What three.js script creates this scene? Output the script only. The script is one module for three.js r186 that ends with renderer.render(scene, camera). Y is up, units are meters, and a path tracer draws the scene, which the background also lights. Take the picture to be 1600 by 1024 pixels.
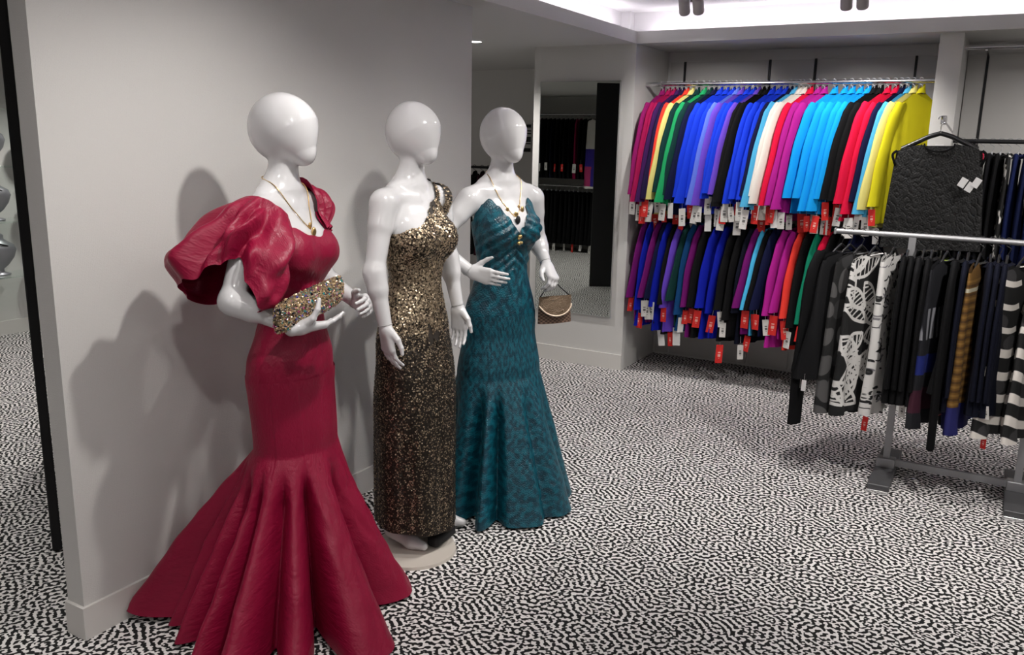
import * as THREE from 'three';
import { mergeGeometries, mergeVertices } from 'three/addons/utils/BufferGeometryUtils.js';
import { RoundedBoxGeometry } from 'three/addons/geometries/RoundedBoxGeometry.js';
import { RectAreaLightUniformsLib } from 'three/addons/lights/RectAreaLightUniformsLib.js';
import { ImprovedNoise } from 'three/addons/math/ImprovedNoise.js';

// ------------------------------------------------------------------ camera, lights, exposure
const scene = new THREE.Scene();
scene.background = new THREE.Color(0x000000);
const camera = new THREE.PerspectiveCamera(2 * Math.atan(512 / 1335.07) * 180 / Math.PI, 1600 / 1024, 0.05, 60);
camera.position.set(0, 1.65, 0);
camera.rotation.order = 'YXZ';
camera.rotation.set(-12.406 * Math.PI / 180, 29.541 * Math.PI / 180, 1.148 * Math.PI / 180);
const renderer = new THREE.WebGLRenderer();
renderer.toneMapping = THREE.LinearToneMapping;
renderer.toneMappingExposure = 1.06;
renderer.shadowMap.enabled = true;
RectAreaLightUniformsLib.init();
// track spotlights in the ceiling tray: [x, z, aim x, aim y, aim z, candela, half angle (deg), visible twin?]
const WARM = new THREE.Color(1.0, 0.96, 0.92);
const TRACK_Y = 2.43;
const SPOTS = [
  [-1.2, -2.05, -2.2, 1.0, -2.0, 4.6, 52],
  [-0.95, -3.0, -1.95, 0.9, -2.95, 4.5, 27],
  [-0.75, -3.6, -1.9, 1.0, -3.3, 4, 42],
  [-1.718, -5.069, -1.9, 1.2, -6.1, 4, 46],
  [-0.842, -5.2, -0.9, 1.2, -6.1, 4.5, 46],
  [0.3, -3.3, -0.2, 0.4, -4.4, 8, 52],
  [-1.2, -0.9, -2.4, 0.8, -1.5, 2.5, 46],
  [0.9, -5.1, 0.3, 1.2, -6.0, 5, 44],
  [-0.7, -4.1, -0.9, 0, -4.3, 7, 54],
];
const PANELS = [[0.7, -1.3], [1.4, 0.6], [-0.9, 1.0], [1.9, -3.2]], PANEL_POWER = 3.4;   // square light panels flush in the tray ceiling
const COVE_POWER = 7;      // radiance of the cove light strips
const BACK_LIGHT = 5.5;      // candela of the recessed downlights in the back room

// ------------------------------------------------------------------ helpers
const rad = d => d * Math.PI / 180, lerp = (a, b, t) => a + (b - a) * t, clamp = (v, a, b) => Math.min(b, Math.max(a, v));
const smooth = (a, b, x) => { const t = clamp((x - a) / (b - a), 0, 1); return t * t * (3 - 2 * t); };
let seed = 12345;
const rnd = () => { seed = (seed * 1664525 + 1013904223) >>> 0; return seed / 4294967296; };
const rr = (a, b) => a + (b - a) * rnd();
const perlin = new ImprovedNoise();
const N3 = (x, y, z) => perlin.noise(x + 17.3, y + 5.1, z + 9.7);
const V = (x, y, z) => new THREE.Vector3(x, y, z);
const used = {};
function numbered(n) { if (!(n in used)) { used[n] = 0; return n; } used[n]++; return n + '_' + String(used[n]).padStart(3, '0'); }
function shade(o) { o.castShadow = true; o.receiveShadow = true; return o; }
function mesh(name, geo, mat, parent) { const m = shade(new THREE.Mesh(geo, mat)); m.name = name; parent.add(m); return m; }
function tag(o, label, category, group) { o.userData.label = label; o.userData.category = category; if (group) o.userData.group = group; return o; }
function thing(name, label, category, pos = [0, 0, 0], turn = 0, group) {
  const g = new THREE.Group(); g.name = numbered(name); g.position.set(...pos); g.rotation.y = turn; scene.add(g);
  return tag(g, label, category, group);
}
function struct(name, geo, mat, label, category) {
  const m = shade(new THREE.Mesh(geo, mat)); m.name = numbered(name); m.userData.kind = 'structure'; scene.add(m);
  if (label) tag(m, label, category); return m;
}
// box from corner to corner with uv in metres
function box(x0, x1, y0, y1, z0, z1) {
  const g = new THREE.BoxGeometry(x1 - x0, y1 - y0, z1 - z0); g.translate((x0 + x1) / 2, (y0 + y1) / 2, (z0 + z1) / 2);
  const p = g.attributes.position, n = g.attributes.normal, uv = g.attributes.uv;
  for (let i = 0; i < p.count; i++) {
    const ax = Math.abs(n.getX(i)), ay = Math.abs(n.getY(i));
    if (ay > .5) uv.setXY(i, p.getX(i), p.getZ(i)); else if (ax > .5) uv.setXY(i, p.getZ(i), p.getY(i)); else uv.setXY(i, p.getX(i), p.getY(i));
  }
  return g;
}
function rbox(w, h, d, r, x = 0, y = 0, z = 0, s = 2) { const g = new RoundedBoxGeometry(w, h, d, s, r); g.translate(x, y, z); return g; }
function tube(pts, r, seg = 24, rs = 8) { return new THREE.TubeGeometry(new THREE.CatmullRomCurve3(pts.map(p => V(...p))), seg, r, rs, false); }
function rod(a, b, r, rs = 12) {
  const A = V(...a), B = V(...b), g = new THREE.CylinderGeometry(r, r, A.distanceTo(B), rs);
  g.applyQuaternion(new THREE.Quaternion().setFromUnitVectors(V(0, 1, 0), B.clone().sub(A).normalize())); g.translate(...A.add(B).multiplyScalar(.5)); return g;
}
const merge = gs => mergeGeometries(gs.map(g => { const q = g.index ? g.toNonIndexed() : g; for (const k of Object.keys(q.attributes)) if (!['position', 'normal', 'uv'].includes(k)) q.deleteAttribute(k); return q; }));
// parametric grid: f(u, v) -> [x, y, z]
function grid(nu, nv, f, closedU = false, uvf) {
  const pos = [], uv = [], idx = [];
  for (let j = 0; j <= nv; j++) for (let i = 0; i <= nu; i++) {
    const u = i / nu, v = j / nv, p = f(closedU && i === nu ? 0 : u, v); pos.push(...p); const t = uvf ? uvf(u, v, p) : [u, v]; uv.push(...t);
  }
  for (let j = 0; j < nv; j++) for (let i = 0; i < nu; i++) { const a = j * (nu + 1) + i, b = a + 1, c = a + nu + 1, d = c + 1; idx.push(a, c, b, b, c, d); }
  const g = new THREE.BufferGeometry();
  g.setAttribute('position', new THREE.Float32BufferAttribute(pos, 3)); g.setAttribute('uv', new THREE.Float32BufferAttribute(uv, 2)); g.setIndex(idx); g.computeVertexNormals();
  if (closedU) { const n = g.attributes.normal; for (let j = 0; j <= nv; j++) { const a = j * (nu + 1), b = a + nu; const x = V(n.getX(a) + n.getX(b), n.getY(a) + n.getY(b), n.getZ(a) + n.getZ(b)).normalize(); n.setXYZ(a, x.x, x.y, x.z); n.setXYZ(b, x.x, x.y, x.z); } }
  return g;
}
// ------------------------------------------------------------------ signed-distance modelling (naive surface nets)
function surfaceNets(f, lo, hi, h) {
  const nx = Math.ceil((hi[0] - lo[0]) / h) + 1, ny = Math.ceil((hi[1] - lo[1]) / h) + 1, nz = Math.ceil((hi[2] - lo[2]) / h) + 1;
  const F = new Float32Array(nx * ny * nz), id = (i, j, k) => (k * ny + j) * nx + i, B = 8;
  for (let k = 0; k < nz; k += B) for (let j = 0; j < ny; j += B) for (let i = 0; i < nx; i += B) {
    const c = f(lo[0] + (i + B / 2) * h, lo[1] + (j + B / 2) * h, lo[2] + (k + B / 2) * h), skip = Math.abs(c) > B * h * 1.7;
    for (let kk = k; kk < Math.min(k + B, nz); kk++) for (let jj = j; jj < Math.min(j + B, ny); jj++) for (let ii = i; ii < Math.min(i + B, nx); ii++)
      F[id(ii, jj, kk)] = skip ? c : f(lo[0] + ii * h, lo[1] + jj * h, lo[2] + kk * h);
  }
  const vid = new Int32Array(nx * ny * nz).fill(-1), pos = [], idx = [];
  const E = [[0, 1], [2, 3], [4, 5], [6, 7], [0, 2], [1, 3], [4, 6], [5, 7], [0, 4], [1, 5], [2, 6], [3, 7]], g = new Float32Array(8);
  for (let k = 0; k < nz - 1; k++) for (let j = 0; j < ny - 1; j++) for (let i = 0; i < nx - 1; i++) {
    let m = 0; for (let c = 0; c < 8; c++) { g[c] = F[id(i + (c & 1), j + (c >> 1 & 1), k + (c >> 2))]; if (g[c] < 0) m |= 1 << c; }
    if (m === 0 || m === 255) continue;
    let x = 0, y = 0, z = 0, n = 0;
    for (const [a, b] of E) { if ((g[a] < 0) === (g[b] < 0)) continue; const t = g[a] / (g[a] - g[b]); x += lerp(a & 1, b & 1, t); y += lerp(a >> 1 & 1, b >> 1 & 1, t); z += lerp(a >> 2, b >> 2, t); n++; }
    vid[id(i, j, k)] = pos.length / 3; pos.push(lo[0] + (i + x / n) * h, lo[1] + (j + y / n) * h, lo[2] + (k + z / n) * h);
  }
  const quad = (a, b, c, d, s) => { if (a < 0 || b < 0 || c < 0 || d < 0) return; s ? idx.push(a, b, c, a, c, d) : idx.push(a, c, b, a, d, c); };
  for (let k = 1; k < nz - 1; k++) for (let j = 1; j < ny - 1; j++) for (let i = 1; i < nx - 1; i++) {
    const s = F[id(i, j, k)] < 0;
    if (s !== F[id(i + 1, j, k)] < 0) quad(vid[id(i, j - 1, k - 1)], vid[id(i, j, k - 1)], vid[id(i, j, k)], vid[id(i, j - 1, k)], s);
    if (s !== F[id(i, j + 1, k)] < 0) quad(vid[id(i - 1, j, k - 1)], vid[id(i - 1, j, k)], vid[id(i, j, k)], vid[id(i, j, k - 1)], s);
    if (s !== F[id(i, j, k + 1)] < 0) quad(vid[id(i - 1, j - 1, k)], vid[id(i, j - 1, k)], vid[id(i, j, k)], vid[id(i - 1, j, k)], s);
  }
  const geo = new THREE.BufferGeometry(); geo.setAttribute('position', new THREE.Float32BufferAttribute(pos, 3)); geo.setIndex(idx);
  const nor = new Float32Array(pos.length), e = h * .6;
  for (let i = 0; i < pos.length; i += 3) {
    const x = pos[i], y = pos[i + 1], z = pos[i + 2]; let a = f(x + e, y, z) - f(x - e, y, z), b = f(x, y + e, z) - f(x, y - e, z), c = f(x, y, z + e) - f(x, y, z - e);
    const l = Math.hypot(a, b, c) || 1; nor[i] = a / l; nor[i + 1] = b / l; nor[i + 2] = c / l;
  }
  geo.setAttribute('normal', new THREE.BufferAttribute(nor, 3));
  geo.setAttribute('uv', new THREE.Float32BufferAttribute(new Float32Array(pos.length / 3 * 2), 2));
  return geo;
}
const smin = (a, b, k) => { const t = Math.max(k - Math.abs(a - b), 0) / k; return Math.min(a, b) - t * t * k * .25; };
function cone(a, b, ra, rb) { // tapered capsule
  const bx = b[0] - a[0], by = b[1] - a[1], bz = b[2] - a[2], ll = bx * bx + by * by + bz * bz;
  return (x, y, z) => { const px = x - a[0], py = y - a[1], pz = z - a[2], t = clamp((px * bx + py * by + pz * bz) / ll, 0, 1); return Math.hypot(px - bx * t, py - by * t, pz - bz * t) - (ra + (rb - ra) * t); };
}
function ell(c, r) { const m = Math.min(...r); return (x, y, z) => { const q = Math.hypot((x - c[0]) / r[0], (y - c[1]) / r[1], (z - c[2]) / r[2]), g = Math.hypot((x - c[0]) / r[0] ** 2, (y - c[1]) / r[1] ** 2, (z - c[2]) / r[2] ** 2); return g < 1e-6 ? -m : q * (q - 1) / g; }; }

// ------------------------------------------------------------------ textures
function dataTex(n, f, srgb = false) {
  const d = new Uint8Array(n * n * 4);
  for (let j = 0; j < n; j++) for (let i = 0; i < n; i++) { const c = f(i / n, j / n, i, j), o = (j * n + i) * 4; d[o] = c[0]; d[o + 1] = c[1]; d[o + 2] = c[2]; d[o + 3] = 255; }
  const t = new THREE.DataTexture(d, n, n); t.wrapS = t.wrapT = THREE.RepeatWrapping; t.magFilter = THREE.LinearFilter; t.minFilter = THREE.LinearMipmapLinearFilter; t.generateMipmaps = true;
  if (srgb) t.colorSpace = THREE.SRGBColorSpace; t.needsUpdate = true; return t;
}
function waveField(n, kmin, kmax, count, dir) { // tileable band-passed noise
  const out = new Float32Array(n * n);
  for (let w = 0; w < count; w++) {
    let kx, ky, k; do { kx = Math.round(rr(-kmax, kmax)); ky = Math.round(rr(-kmax, kmax)); k = Math.hypot(kx, ky); } while (k < kmin || k > kmax || (dir && Math.abs(kx * dir[0] + ky * dir[1]) < .95 * k));
    const ph = rr(0, 6.283), cx = new Float32Array(n), sx = new Float32Array(n);
    for (let i = 0; i < n; i++) { const a = 6.2831853 * kx * i / n; cx[i] = Math.cos(a); sx[i] = Math.sin(a); }
    for (let j = 0; j < n; j++) { const b = 6.2831853 * ky * j / n + ph, cb = Math.cos(b), sb = Math.sin(b), o = j * n; for (let i = 0; i < n; i++) out[o + i] += cx[i] * cb - sx[i] * sb; }
  }
  const s = Math.sqrt(count / 2); for (let i = 0; i < out.length; i++) out[i] /= s; return out;
}
function canvasTex(w, h, draw) { const c = document.createElement('canvas'); c.width = w; c.height = h; const x = c.getContext('2d'); draw(x, w, h); const t = new THREE.CanvasTexture(c); t.colorSpace = THREE.SRGBColorSpace; t.wrapS = t.wrapT = THREE.RepeatWrapping; return t; }
const weaveBump = dataTex(256, (u, v, i, j) => { const a = 128 + 60 * Math.sin(i * Math.PI / 2) * Math.sin(j * Math.PI / 2) + 40 * (rnd() - .5); return [a, a, a]; });
function withRepeat(t, s) { const c = t.clone(); c.repeat.set(s, s); c.needsUpdate = true; return c; }

// ------------------------------------------------------------------ materials
const std = (o) => new THREE.MeshStandardMaterial(o), phy = o => new THREE.MeshPhysicalMaterial(o);
const lin = (r, g, b) => new THREE.Color().setRGB(r, g, b);
const plasterBump = (() => { const w = waveField(256, 20, 70, 40); return dataTex(256, (u, v, i, j) => { const a = clamp(128 + 40 * w[j * 256 + i], 0, 255); return [a, a, a]; }); })();
const M = {
  wall: std({ color: lin(.655, .645, .625), roughness: .85, bumpMap: withRepeat(plasterBump, 3), bumpScale: .0006 }),
  soffit: std({ color: lin(.60, .595, .58), roughness: .9 }),
  trayWhite: std({ color: lin(.80, .79, .80), roughness: .8 }),
  base: std({ color: lin(.70, .68, .65), roughness: .55 }),
  backPanel: std({ color: lin(.55, .54, .52), roughness: .7 }),
  chrome: std({ color: lin(.75, .75, .76), roughness: .22, metalness: 1 }),
  steel: std({ color: lin(.36, .36, .37), roughness: .55, metalness: .85 }),
  darkMetal: std({ color: lin(.03, .03, .032), roughness: .5, metalness: .6 }),
  footMetal: std({ color: lin(.10, .10, .105), roughness: .5, metalness: .5 }),
  blackMatte: std({ color: lin(.008, .008, .009), roughness: .75 }),
  mirror: std({ color: lin(.6, .63, .6), roughness: 0, metalness: 1 }),
  mirrorEdge: std({ color: lin(.5, .51, .5), roughness: .35, metalness: .6 }),
  glass: phy({ color: lin(.93, .97, .95), roughness: .03, transmission: 1, thickness: 0, ior: 1.5 }),
  mannequin: phy({ color: lin(.66, .655, .665), roughness: .2, clearcoat: .6, clearcoatRoughness: .05 }),
  basePlate: phy({ color: lin(.62, .57, .51), roughness: .25 }),
  canGrey: std({ color: lin(.5, .47, .47), roughness: .5, metalness: .3 }),
  hangerBlack: std({ color: lin(.01, .01, .011), roughness: .35 }),
  hangerClear: phy({ color: lin(.75, .76, .78), roughness: .15, transmission: .5, thickness: 0 }),
  tagWhite: std({ color: lin(.78, .77, .76), roughness: .7 }),
  gold: std({ color: lin(.80, .55, .24), roughness: .28, metalness: 1 }),
  silverBust: std({ color: lin(.30, .31, .33), roughness: .38, metalness: .55 }),
};
// carpet: black and off-white interlocking curls
const CARPET = 1.22;
const carpetTex = (() => { // interlocking curls with patches of diagonal hatching, tileable
  const n = 1024, a = waveField(n, 36, 54, 110), b = waveField(n, 66, 100, 70), c = waveField(n, 3, 7, 24), d = waveField(n, 40, 56, 26, [-.59, .81]), f = waveField(n, 150, 400, 40);
  return dataTex(n, (u, v, i, j) => {
    const o = j * n + i, h = clamp(.45 + c[o] * .5, 0, 1), s = a[o] * (1 - .45 * h) + d[o] * .75 * h + b[o] * .5 + .03, m = clamp(.5 + s * 2.3, 0, 1);
    const t = clamp(lerp(9, 234, m) + f[o] * 6, 4, 248); return [t, t * .985, t * .978];
  }, true);
})();
M.carpet = std({ map: carpetTex, roughness: .95 });

// ------------------------------------------------------------------ room
const XW = -2.471, ZC = -1.532, ZW = -3.885, HC = 2.307, XP = -2.305, ZP = -5.711, ZB = -6.367, XPL = -3.09, TRAY = 2.53;
{
  const fg = box(-7.3, 4.2, -.1, 0, -7.7, 4.2); const uv = fg.attributes.uv; for (let i = 0; i < uv.count; i++) uv.setXY(i, uv.getX(i) / CARPET, uv.getY(i) / CARPET);
  struct('floor', fg, M.carpet, 'black and white curl-patterned carpet over the whole floor', 'carpet');
}
const WT = .085;
struct('wall_left', box(XW - WT, XW, 0, HC, ZW, ZC), M.wall);
struct('wall_panel', box(XPL, XP, 0, HC, -7.55, ZP), M.wall);
const wallBack = struct('wall_back', box(XP, 4.2, 0, HC + .3, ZB - .15, ZB), M.wall);
struct('wall_corridor', box(-7.3, XPL, 0, HC + .3, -7.55, -7.4), M.wall);
struct('wall_far_left', box(-7.3, -7.0, 0, HC + .3, -7.4, 4.2), M.wall);
struct('wall_right', box(4.0, 4.2, 0, 2.9, ZB, 4.2), M.wall);
struct('wall_rear', box(-7.0, 4.0, 0, 2.9, 4.0, 4.2), M.wall);
struct('wall_partition', box(-7.0, -2.65, 0, HC, .75, .85), M.wall);
// ceiling: low soffit around a raised tray
const TX1 = 3.2, TZ1 = 3.2, LIP = .078, SET = .16;
struct('ceiling_soffit', (() => merge([
  box(-7.3, XP - .02, HC, HC + .05, -7.6, 4.2), box(XP - .02, TX1 + .02, HC, HC + .05, -7.6, ZP - .02), box(TX1 + .02, 4.2, HC, HC + .05, -7.6, 4.2), box(XP - .02, TX1 + .02, HC, HC + .05, TZ1 + .02, 4.2)]))(), M.soffit);
struct('ceiling_tray', box(XP - .3, TX1 + .3, TRAY, TRAY + .1, ZP - .3, TZ1 + .3), M.trayWhite);
struct('trim_tray_fascia', merge([
  box(XP - .02, XP, HC - .001, HC + LIP, ZP - .02, TZ1 + .02), box(XP, TX1, HC - .001, HC + LIP, ZP - .02, ZP), box(TX1, TX1 + .02, HC - .001, HC + LIP, ZP - .02, TZ1 + .02), box(XP, TX1, HC - .001, HC + LIP, TZ1, TZ1 + .02)]), M.soffit);
struct('trim_tray_upstand', merge([
  box(XP - SET - .1, XP - SET, HC + .04, TRAY, ZP - SET - .1, TZ1 + SET), box(XP - SET, TX1 + SET, HC + .04, TRAY, ZP - SET - .1, ZP - SET),
  box(TX1 + SET, TX1 + SET + .1, HC + .04, TRAY, ZP - SET, TZ1 + SET), box(XP - SET, TX1 + SET, HC + .04, TRAY, TZ1 + SET, TZ1 + SET + .1),
  box(XP - SET, XP - SET + .07, HC + .04, TRAY, ZP - SET, ZP - SET + .07)]), M.trayWhite);
{ // cove light strips lie on the ledge behind the lip
  const glow = std({ color: 0x000000, emissive: lin(1, .93, 1), emissiveIntensity: COVE_POWER });
  const y = HC + .058;
  [['along the left tray edge', [XP - .09, (ZP + TZ1) / 2], .03, TZ1 - ZP - .1], ['along the tray edge above the colour rail', [(XP + TX1) / 2, ZP - .09], TX1 - XP - .1, .03],
  ['along the right tray edge', [TX1 + .09, (ZP + TZ1) / 2], .03, TZ1 - ZP - .1], ['along the rear tray edge', [(XP + TX1) / 2, TZ1 + .09], TX1 - XP - .1, .03]].forEach(([where, [x, z], w, d]) => {
    const t = thing('cove_light_strip', 'lavender white cove light strip ' + where, 'light strip', [x, y, z], 0, 'cove lights around the ceiling tray');
    mesh('strip', new THREE.BoxGeometry(w, .012, d), glow, t);
    const l = new THREE.RectAreaLight(lin(1, .93, 1), COVE_POWER * .5, w, d); l.position.set(0, .012, 0); l.rotation.x = Math.PI / 2; t.add(l);
  });
}
PANELS.forEach(([x, z], i) => {
  const t = thing('ceiling_light_panel', `square light panel in the tray ceiling ${['right of the viewer', 'behind the viewer on the right', 'behind the viewer on the left', 'over the right side of the shop'][i]}`, 'ceiling light', [x, TRAY, z], 0, 'light panels in the tray ceiling');
  mesh('frame', merge([box(-.31, -.3, -.014, 0, -.31, .31), box(.3, .31, -.014, 0, -.31, .31), box(-.3, .3, -.014, 0, -.31, -.3), box(-.3, .3, -.014, 0, .3, .31)]), M.trayWhite, t);
  mesh('diffuser', box(-.3, .3, -.01, -.002, -.3, .3), std({ color: 0x000000, emissive: WARM, emissiveIntensity: PANEL_POWER }), t);
  const l = new THREE.RectAreaLight(WARM, PANEL_POWER * 1.6, .6, .6); l.position.set(0, -.016, 0); l.rotation.x = -Math.PI / 2; t.add(l);
});
// baseboards
const bbH = .115, bbT = .012;
struct('baseboard_left', merge([box(XW, XW + bbT, 0, bbH, ZW, ZC + bbT), box(XW - WT, XW, 0, bbH, ZC, ZC + bbT)]), M.base);
struct('baseboard_panel', box(XPL, XP, 0, bbH, ZP, ZP + bbT), M.base);
struct('baseboard_corridor', box(-7, XPL, 0, bbH, -7.4, -7.388), M.base);
struct('baseboard_far_left', box(-7, -6.988, 0, bbH, -7.388, .75), M.base);

// fixture bay: post, back panels with slotted standards
struct('trim_post', box(-.443, -.315, 0, HC, ZB, -5.79), M.wall);
[[-2.28, -2.18], [-2.16, -1.56], [-1.54, -1.25], [-1.23, -.617], [-.6, -.45], [-.308, -.206], [-.19, .6], [.61, 1.4]].forEach(([a, b]) => mesh('panel', box(a, b, .02, 2.232, ZB, ZB + .02), M.backPanel, wallBack));
[-2.17, -1.55, -1.24, -.609, -.198, .605].forEach((x, i) => {
  tag(mesh(numbered('slotted_standard'), box(x - .007, x + .007, .55, 2.235, ZB, ZB + .024), M.darkMetal, scene),
    `thin dark slotted wall standard, ${['first', 'second', 'third', 'fourth', 'fifth', 'sixth'][i]} from the mirror panel`, 'wall standard', 'slotted wall standards');
});
// recessed downlights in the back-room ceiling
[[-3.29, -5.2, 'by the corridor mouth'], [-4.9, -3.6, 'over the back room'], [-5.9, -1.2, 'before the dark clothes wall'], [-6.2, -4.4, 'over the jewellery shelves'], [-4.2, -1.0, 'behind the white partition']].forEach(([x, z, w]) => {
  const t = thing('recessed_downlight', 'round recessed ceiling downlight ' + w, 'ceiling light', [x, HC, z], 0, 'recessed downlights of the back room');
  const ring = new THREE.TorusGeometry(.055, .008, 8, 28); ring.rotateX(Math.PI / 2); mesh('ring', ring, M.trayWhite, t);
  const d = new THREE.CylinderGeometry(.05, .05, .006, 24); d.translate(0, -.004, 0);
  mesh('lens', d, std({ color: 0x000000, emissive: WARM, emissiveIntensity: 6 }), t);
  const l = new THREE.SpotLight(WARM, BACK_LIGHT, 0, rad(68), .6, 2); l.position.set(0, -.03, 0); l.target.position.set(0, -1, 0); l.castShadow = true; l.shadow.radius = 3; t.add(l, l.target);
});
// track spotlights
SPOTS.forEach(([x, z, ax, ay, az, cd, ang], i) => {
  const seen = i === 3 || i === 4;
  const t = thing('track_spotlight', i === 3 ? 'twin grey track spotlight nearest the tray corner' : i === 4 ? 'twin grey track spotlight above the cyan jackets' : 'twin grey track spotlight over the carpet nearer the viewer', 'spotlight', [x, TRACK_Y, z], 0, 'track spotlights in the ceiling tray');
  mesh('stem', rod([0, .02, 0], [0, TRAY - TRACK_Y, 0], .008), M.canGrey, t);
  mesh('mount', rbox(.13, .012, .03, .004, 0, TRAY - TRACK_Y - .006, 0), M.canGrey, t);
  const dir = V(ax - x, ay - TRACK_Y, az - z).normalize();
  [-.042, .042].forEach((dx) => {
    const c = new THREE.LatheGeometry([[0, 0], [.028, 0], [.032, .006], [.032, .088], [.029, .094], [.024, .09], [.024, .07], [0, .07]].map(p => new THREE.Vector2(...p)), 24);
    c.translate(0, -.047, 0); c.applyQuaternion(new THREE.Quaternion().setFromUnitVectors(V(0, 1, 0), dir)); c.translate(dx, 0, 0);
    const can = mesh('can', c, M.canGrey, t);
    const e = new THREE.CylinderGeometry(.02, .02, .003, 16); e.translate(0, .026, 0); e.applyQuaternion(new THREE.Quaternion().setFromUnitVectors(V(0, 1, 0), dir)); e.translate(dx, 0, 0);
    mesh('lens', e, std({ color: 0x000000, emissive: WARM, emissiveIntensity: 6 }), can);
  });
  const l = new THREE.SpotLight(WARM, cd, 0, rad(ang), .75, 2); l.position.copy(dir).multiplyScalar(.07); l.target.position.copy(dir); l.castShadow = true; l.shadow.radius = 1.6; t.add(l, l.target);
});

// wall mirror on the panel
{
  const t = thing('wall_mirror', 'tall frameless wall mirror on the white panel beside the colour rail', 'mirror', [(-3.03 - 2.404) / 2, .387, ZP]);
  const w = .626, h = 1.678;
  mesh('glass', box(-w / 2 + .004, w / 2 - .004, .004, h - .004, .008, .016), M.mirror, t);
  mesh('edge', merge([box(-w / 2, -w / 2 + .004, 0, h, .002, .018), box(w / 2 - .004, w / 2, 0, h, .002, .018), box(-w / 2, w / 2, 0, .004, .002, .018), box(-w / 2, w / 2, h - .004, h, .002, .018)]), M.mirrorEdge, t);
}
// black standing screen behind the partition end (seen edge-on, and again in the mirror)
{
  const t = thing('standing_screen', 'tall thin black standing screen behind the white partition end', 'screen', [-3.122, 0, -1.849], Math.PI - Math.atan2(1.849, 3.122));
  mesh('panel', rbox(1.1, 2.28, .036, .006, .55, 1.142, 0), M.blackMatte, t);
  
}

// ------------------------------------------------------------------ mannequins
// local frame: facing +z, y up, her right hand on -x
const TORSO = [[.74, .155, .105, -.012], [.86, .165, .11, -.012], [.93, .158, .104, -.008], [1.02, .128, .09, -.002], [1.1, .108, .08, .002], [1.19, .122, .086, .004], [1.27, .138, .098, .004], [1.35, .145, .088, -.004], [1.42, .135, .066, -.018], [1.47, .09, .05, -.024]];
function torsoAt(y) {
  let i = 0; while (i < TORSO.length - 2 && y > TORSO[i + 1][0]) i++;
  const A = TORSO[Math.max(0, i - 1)], B = TORSO[i], C = TORSO[i + 1], D = TORSO[Math.min(TORSO.length - 1, i + 2)], t = clamp((y - B[0]) / (C[0] - B[0]), 0, 1);
  return [1, 2, 3].map(k => { const b = B[k], c = C[k], m0 = (c - A[k]) / 2, m1 = (D[k] - b) / 2; return b + t * m0 + t * t * (3 * (c - b) - 2 * m0 - m1) + t * t * t * (2 * (b - c) + m0 + m1); });
}
function torsoSDF() {
  const br = [-1, 1].map(s => ell([s * .068, 1.272, .07], [.066, .068, .055]));
  return (x, y, z) => {
    const yc = clamp(y, .74, 1.47), [a, b, zc] = torsoAt(yc);
    const q = Math.hypot(x / a, (z - zc) / b), g = Math.hypot(x / (a * a), (z - zc) / (b * b)); let d = g < 1e-4 ? -b : q * (q - 1) / g;
    const dy = Math.max(.74 - y, y - 1.47); if (dy > 0) d = d > 0 ? Math.hypot(d, dy) : Math.max(d, dy); else d = Math.max(d, dy);
    d = smin(d, br[0](x, y, z), .05); return smin(d, br[1](x, y, z), .05);
  };
}
const torso = torsoSDF();
const LEGS = [-1, 1].map(s => [[s * .075, .84, -.005], [s * .066, .47, .008], [s * .06, .1, -.02], [s * .065, .03, .08], [s * .065, .02, .145]]);
const THIGH = .07, KNEE = .046, ANKLE = .034;
const lowerBody = (() => { const c = LEGS.map(l => cone(l[0], l[1], THIGH, KNEE)); return (x, y, z) => smin(smin(torso(x, y, z), c[0](x, y, z), .03), c[1](x, y, z), .03); })();
function torsoR(y, th) { // radius of the torso from its axis in direction (sin th, cos th)
  const [, , zc] = torsoAt(clamp(y, .74, 1.47)); let lo = 0, hi = .3;
  for (let i = 0; i < 22; i++) { const m = (lo + hi) / 2; torso(m * Math.sin(th), y, zc + m * Math.cos(th)) < 0 ? lo = m : hi = m; }
  if (y < .95) for (let r = lo + .06; r > lo; r -= .002) if (lowerBody(r * Math.sin(th), y, zc + r * Math.cos(th)) < 0) { lo = r; break; }
  return [lo, zc];
}
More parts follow.
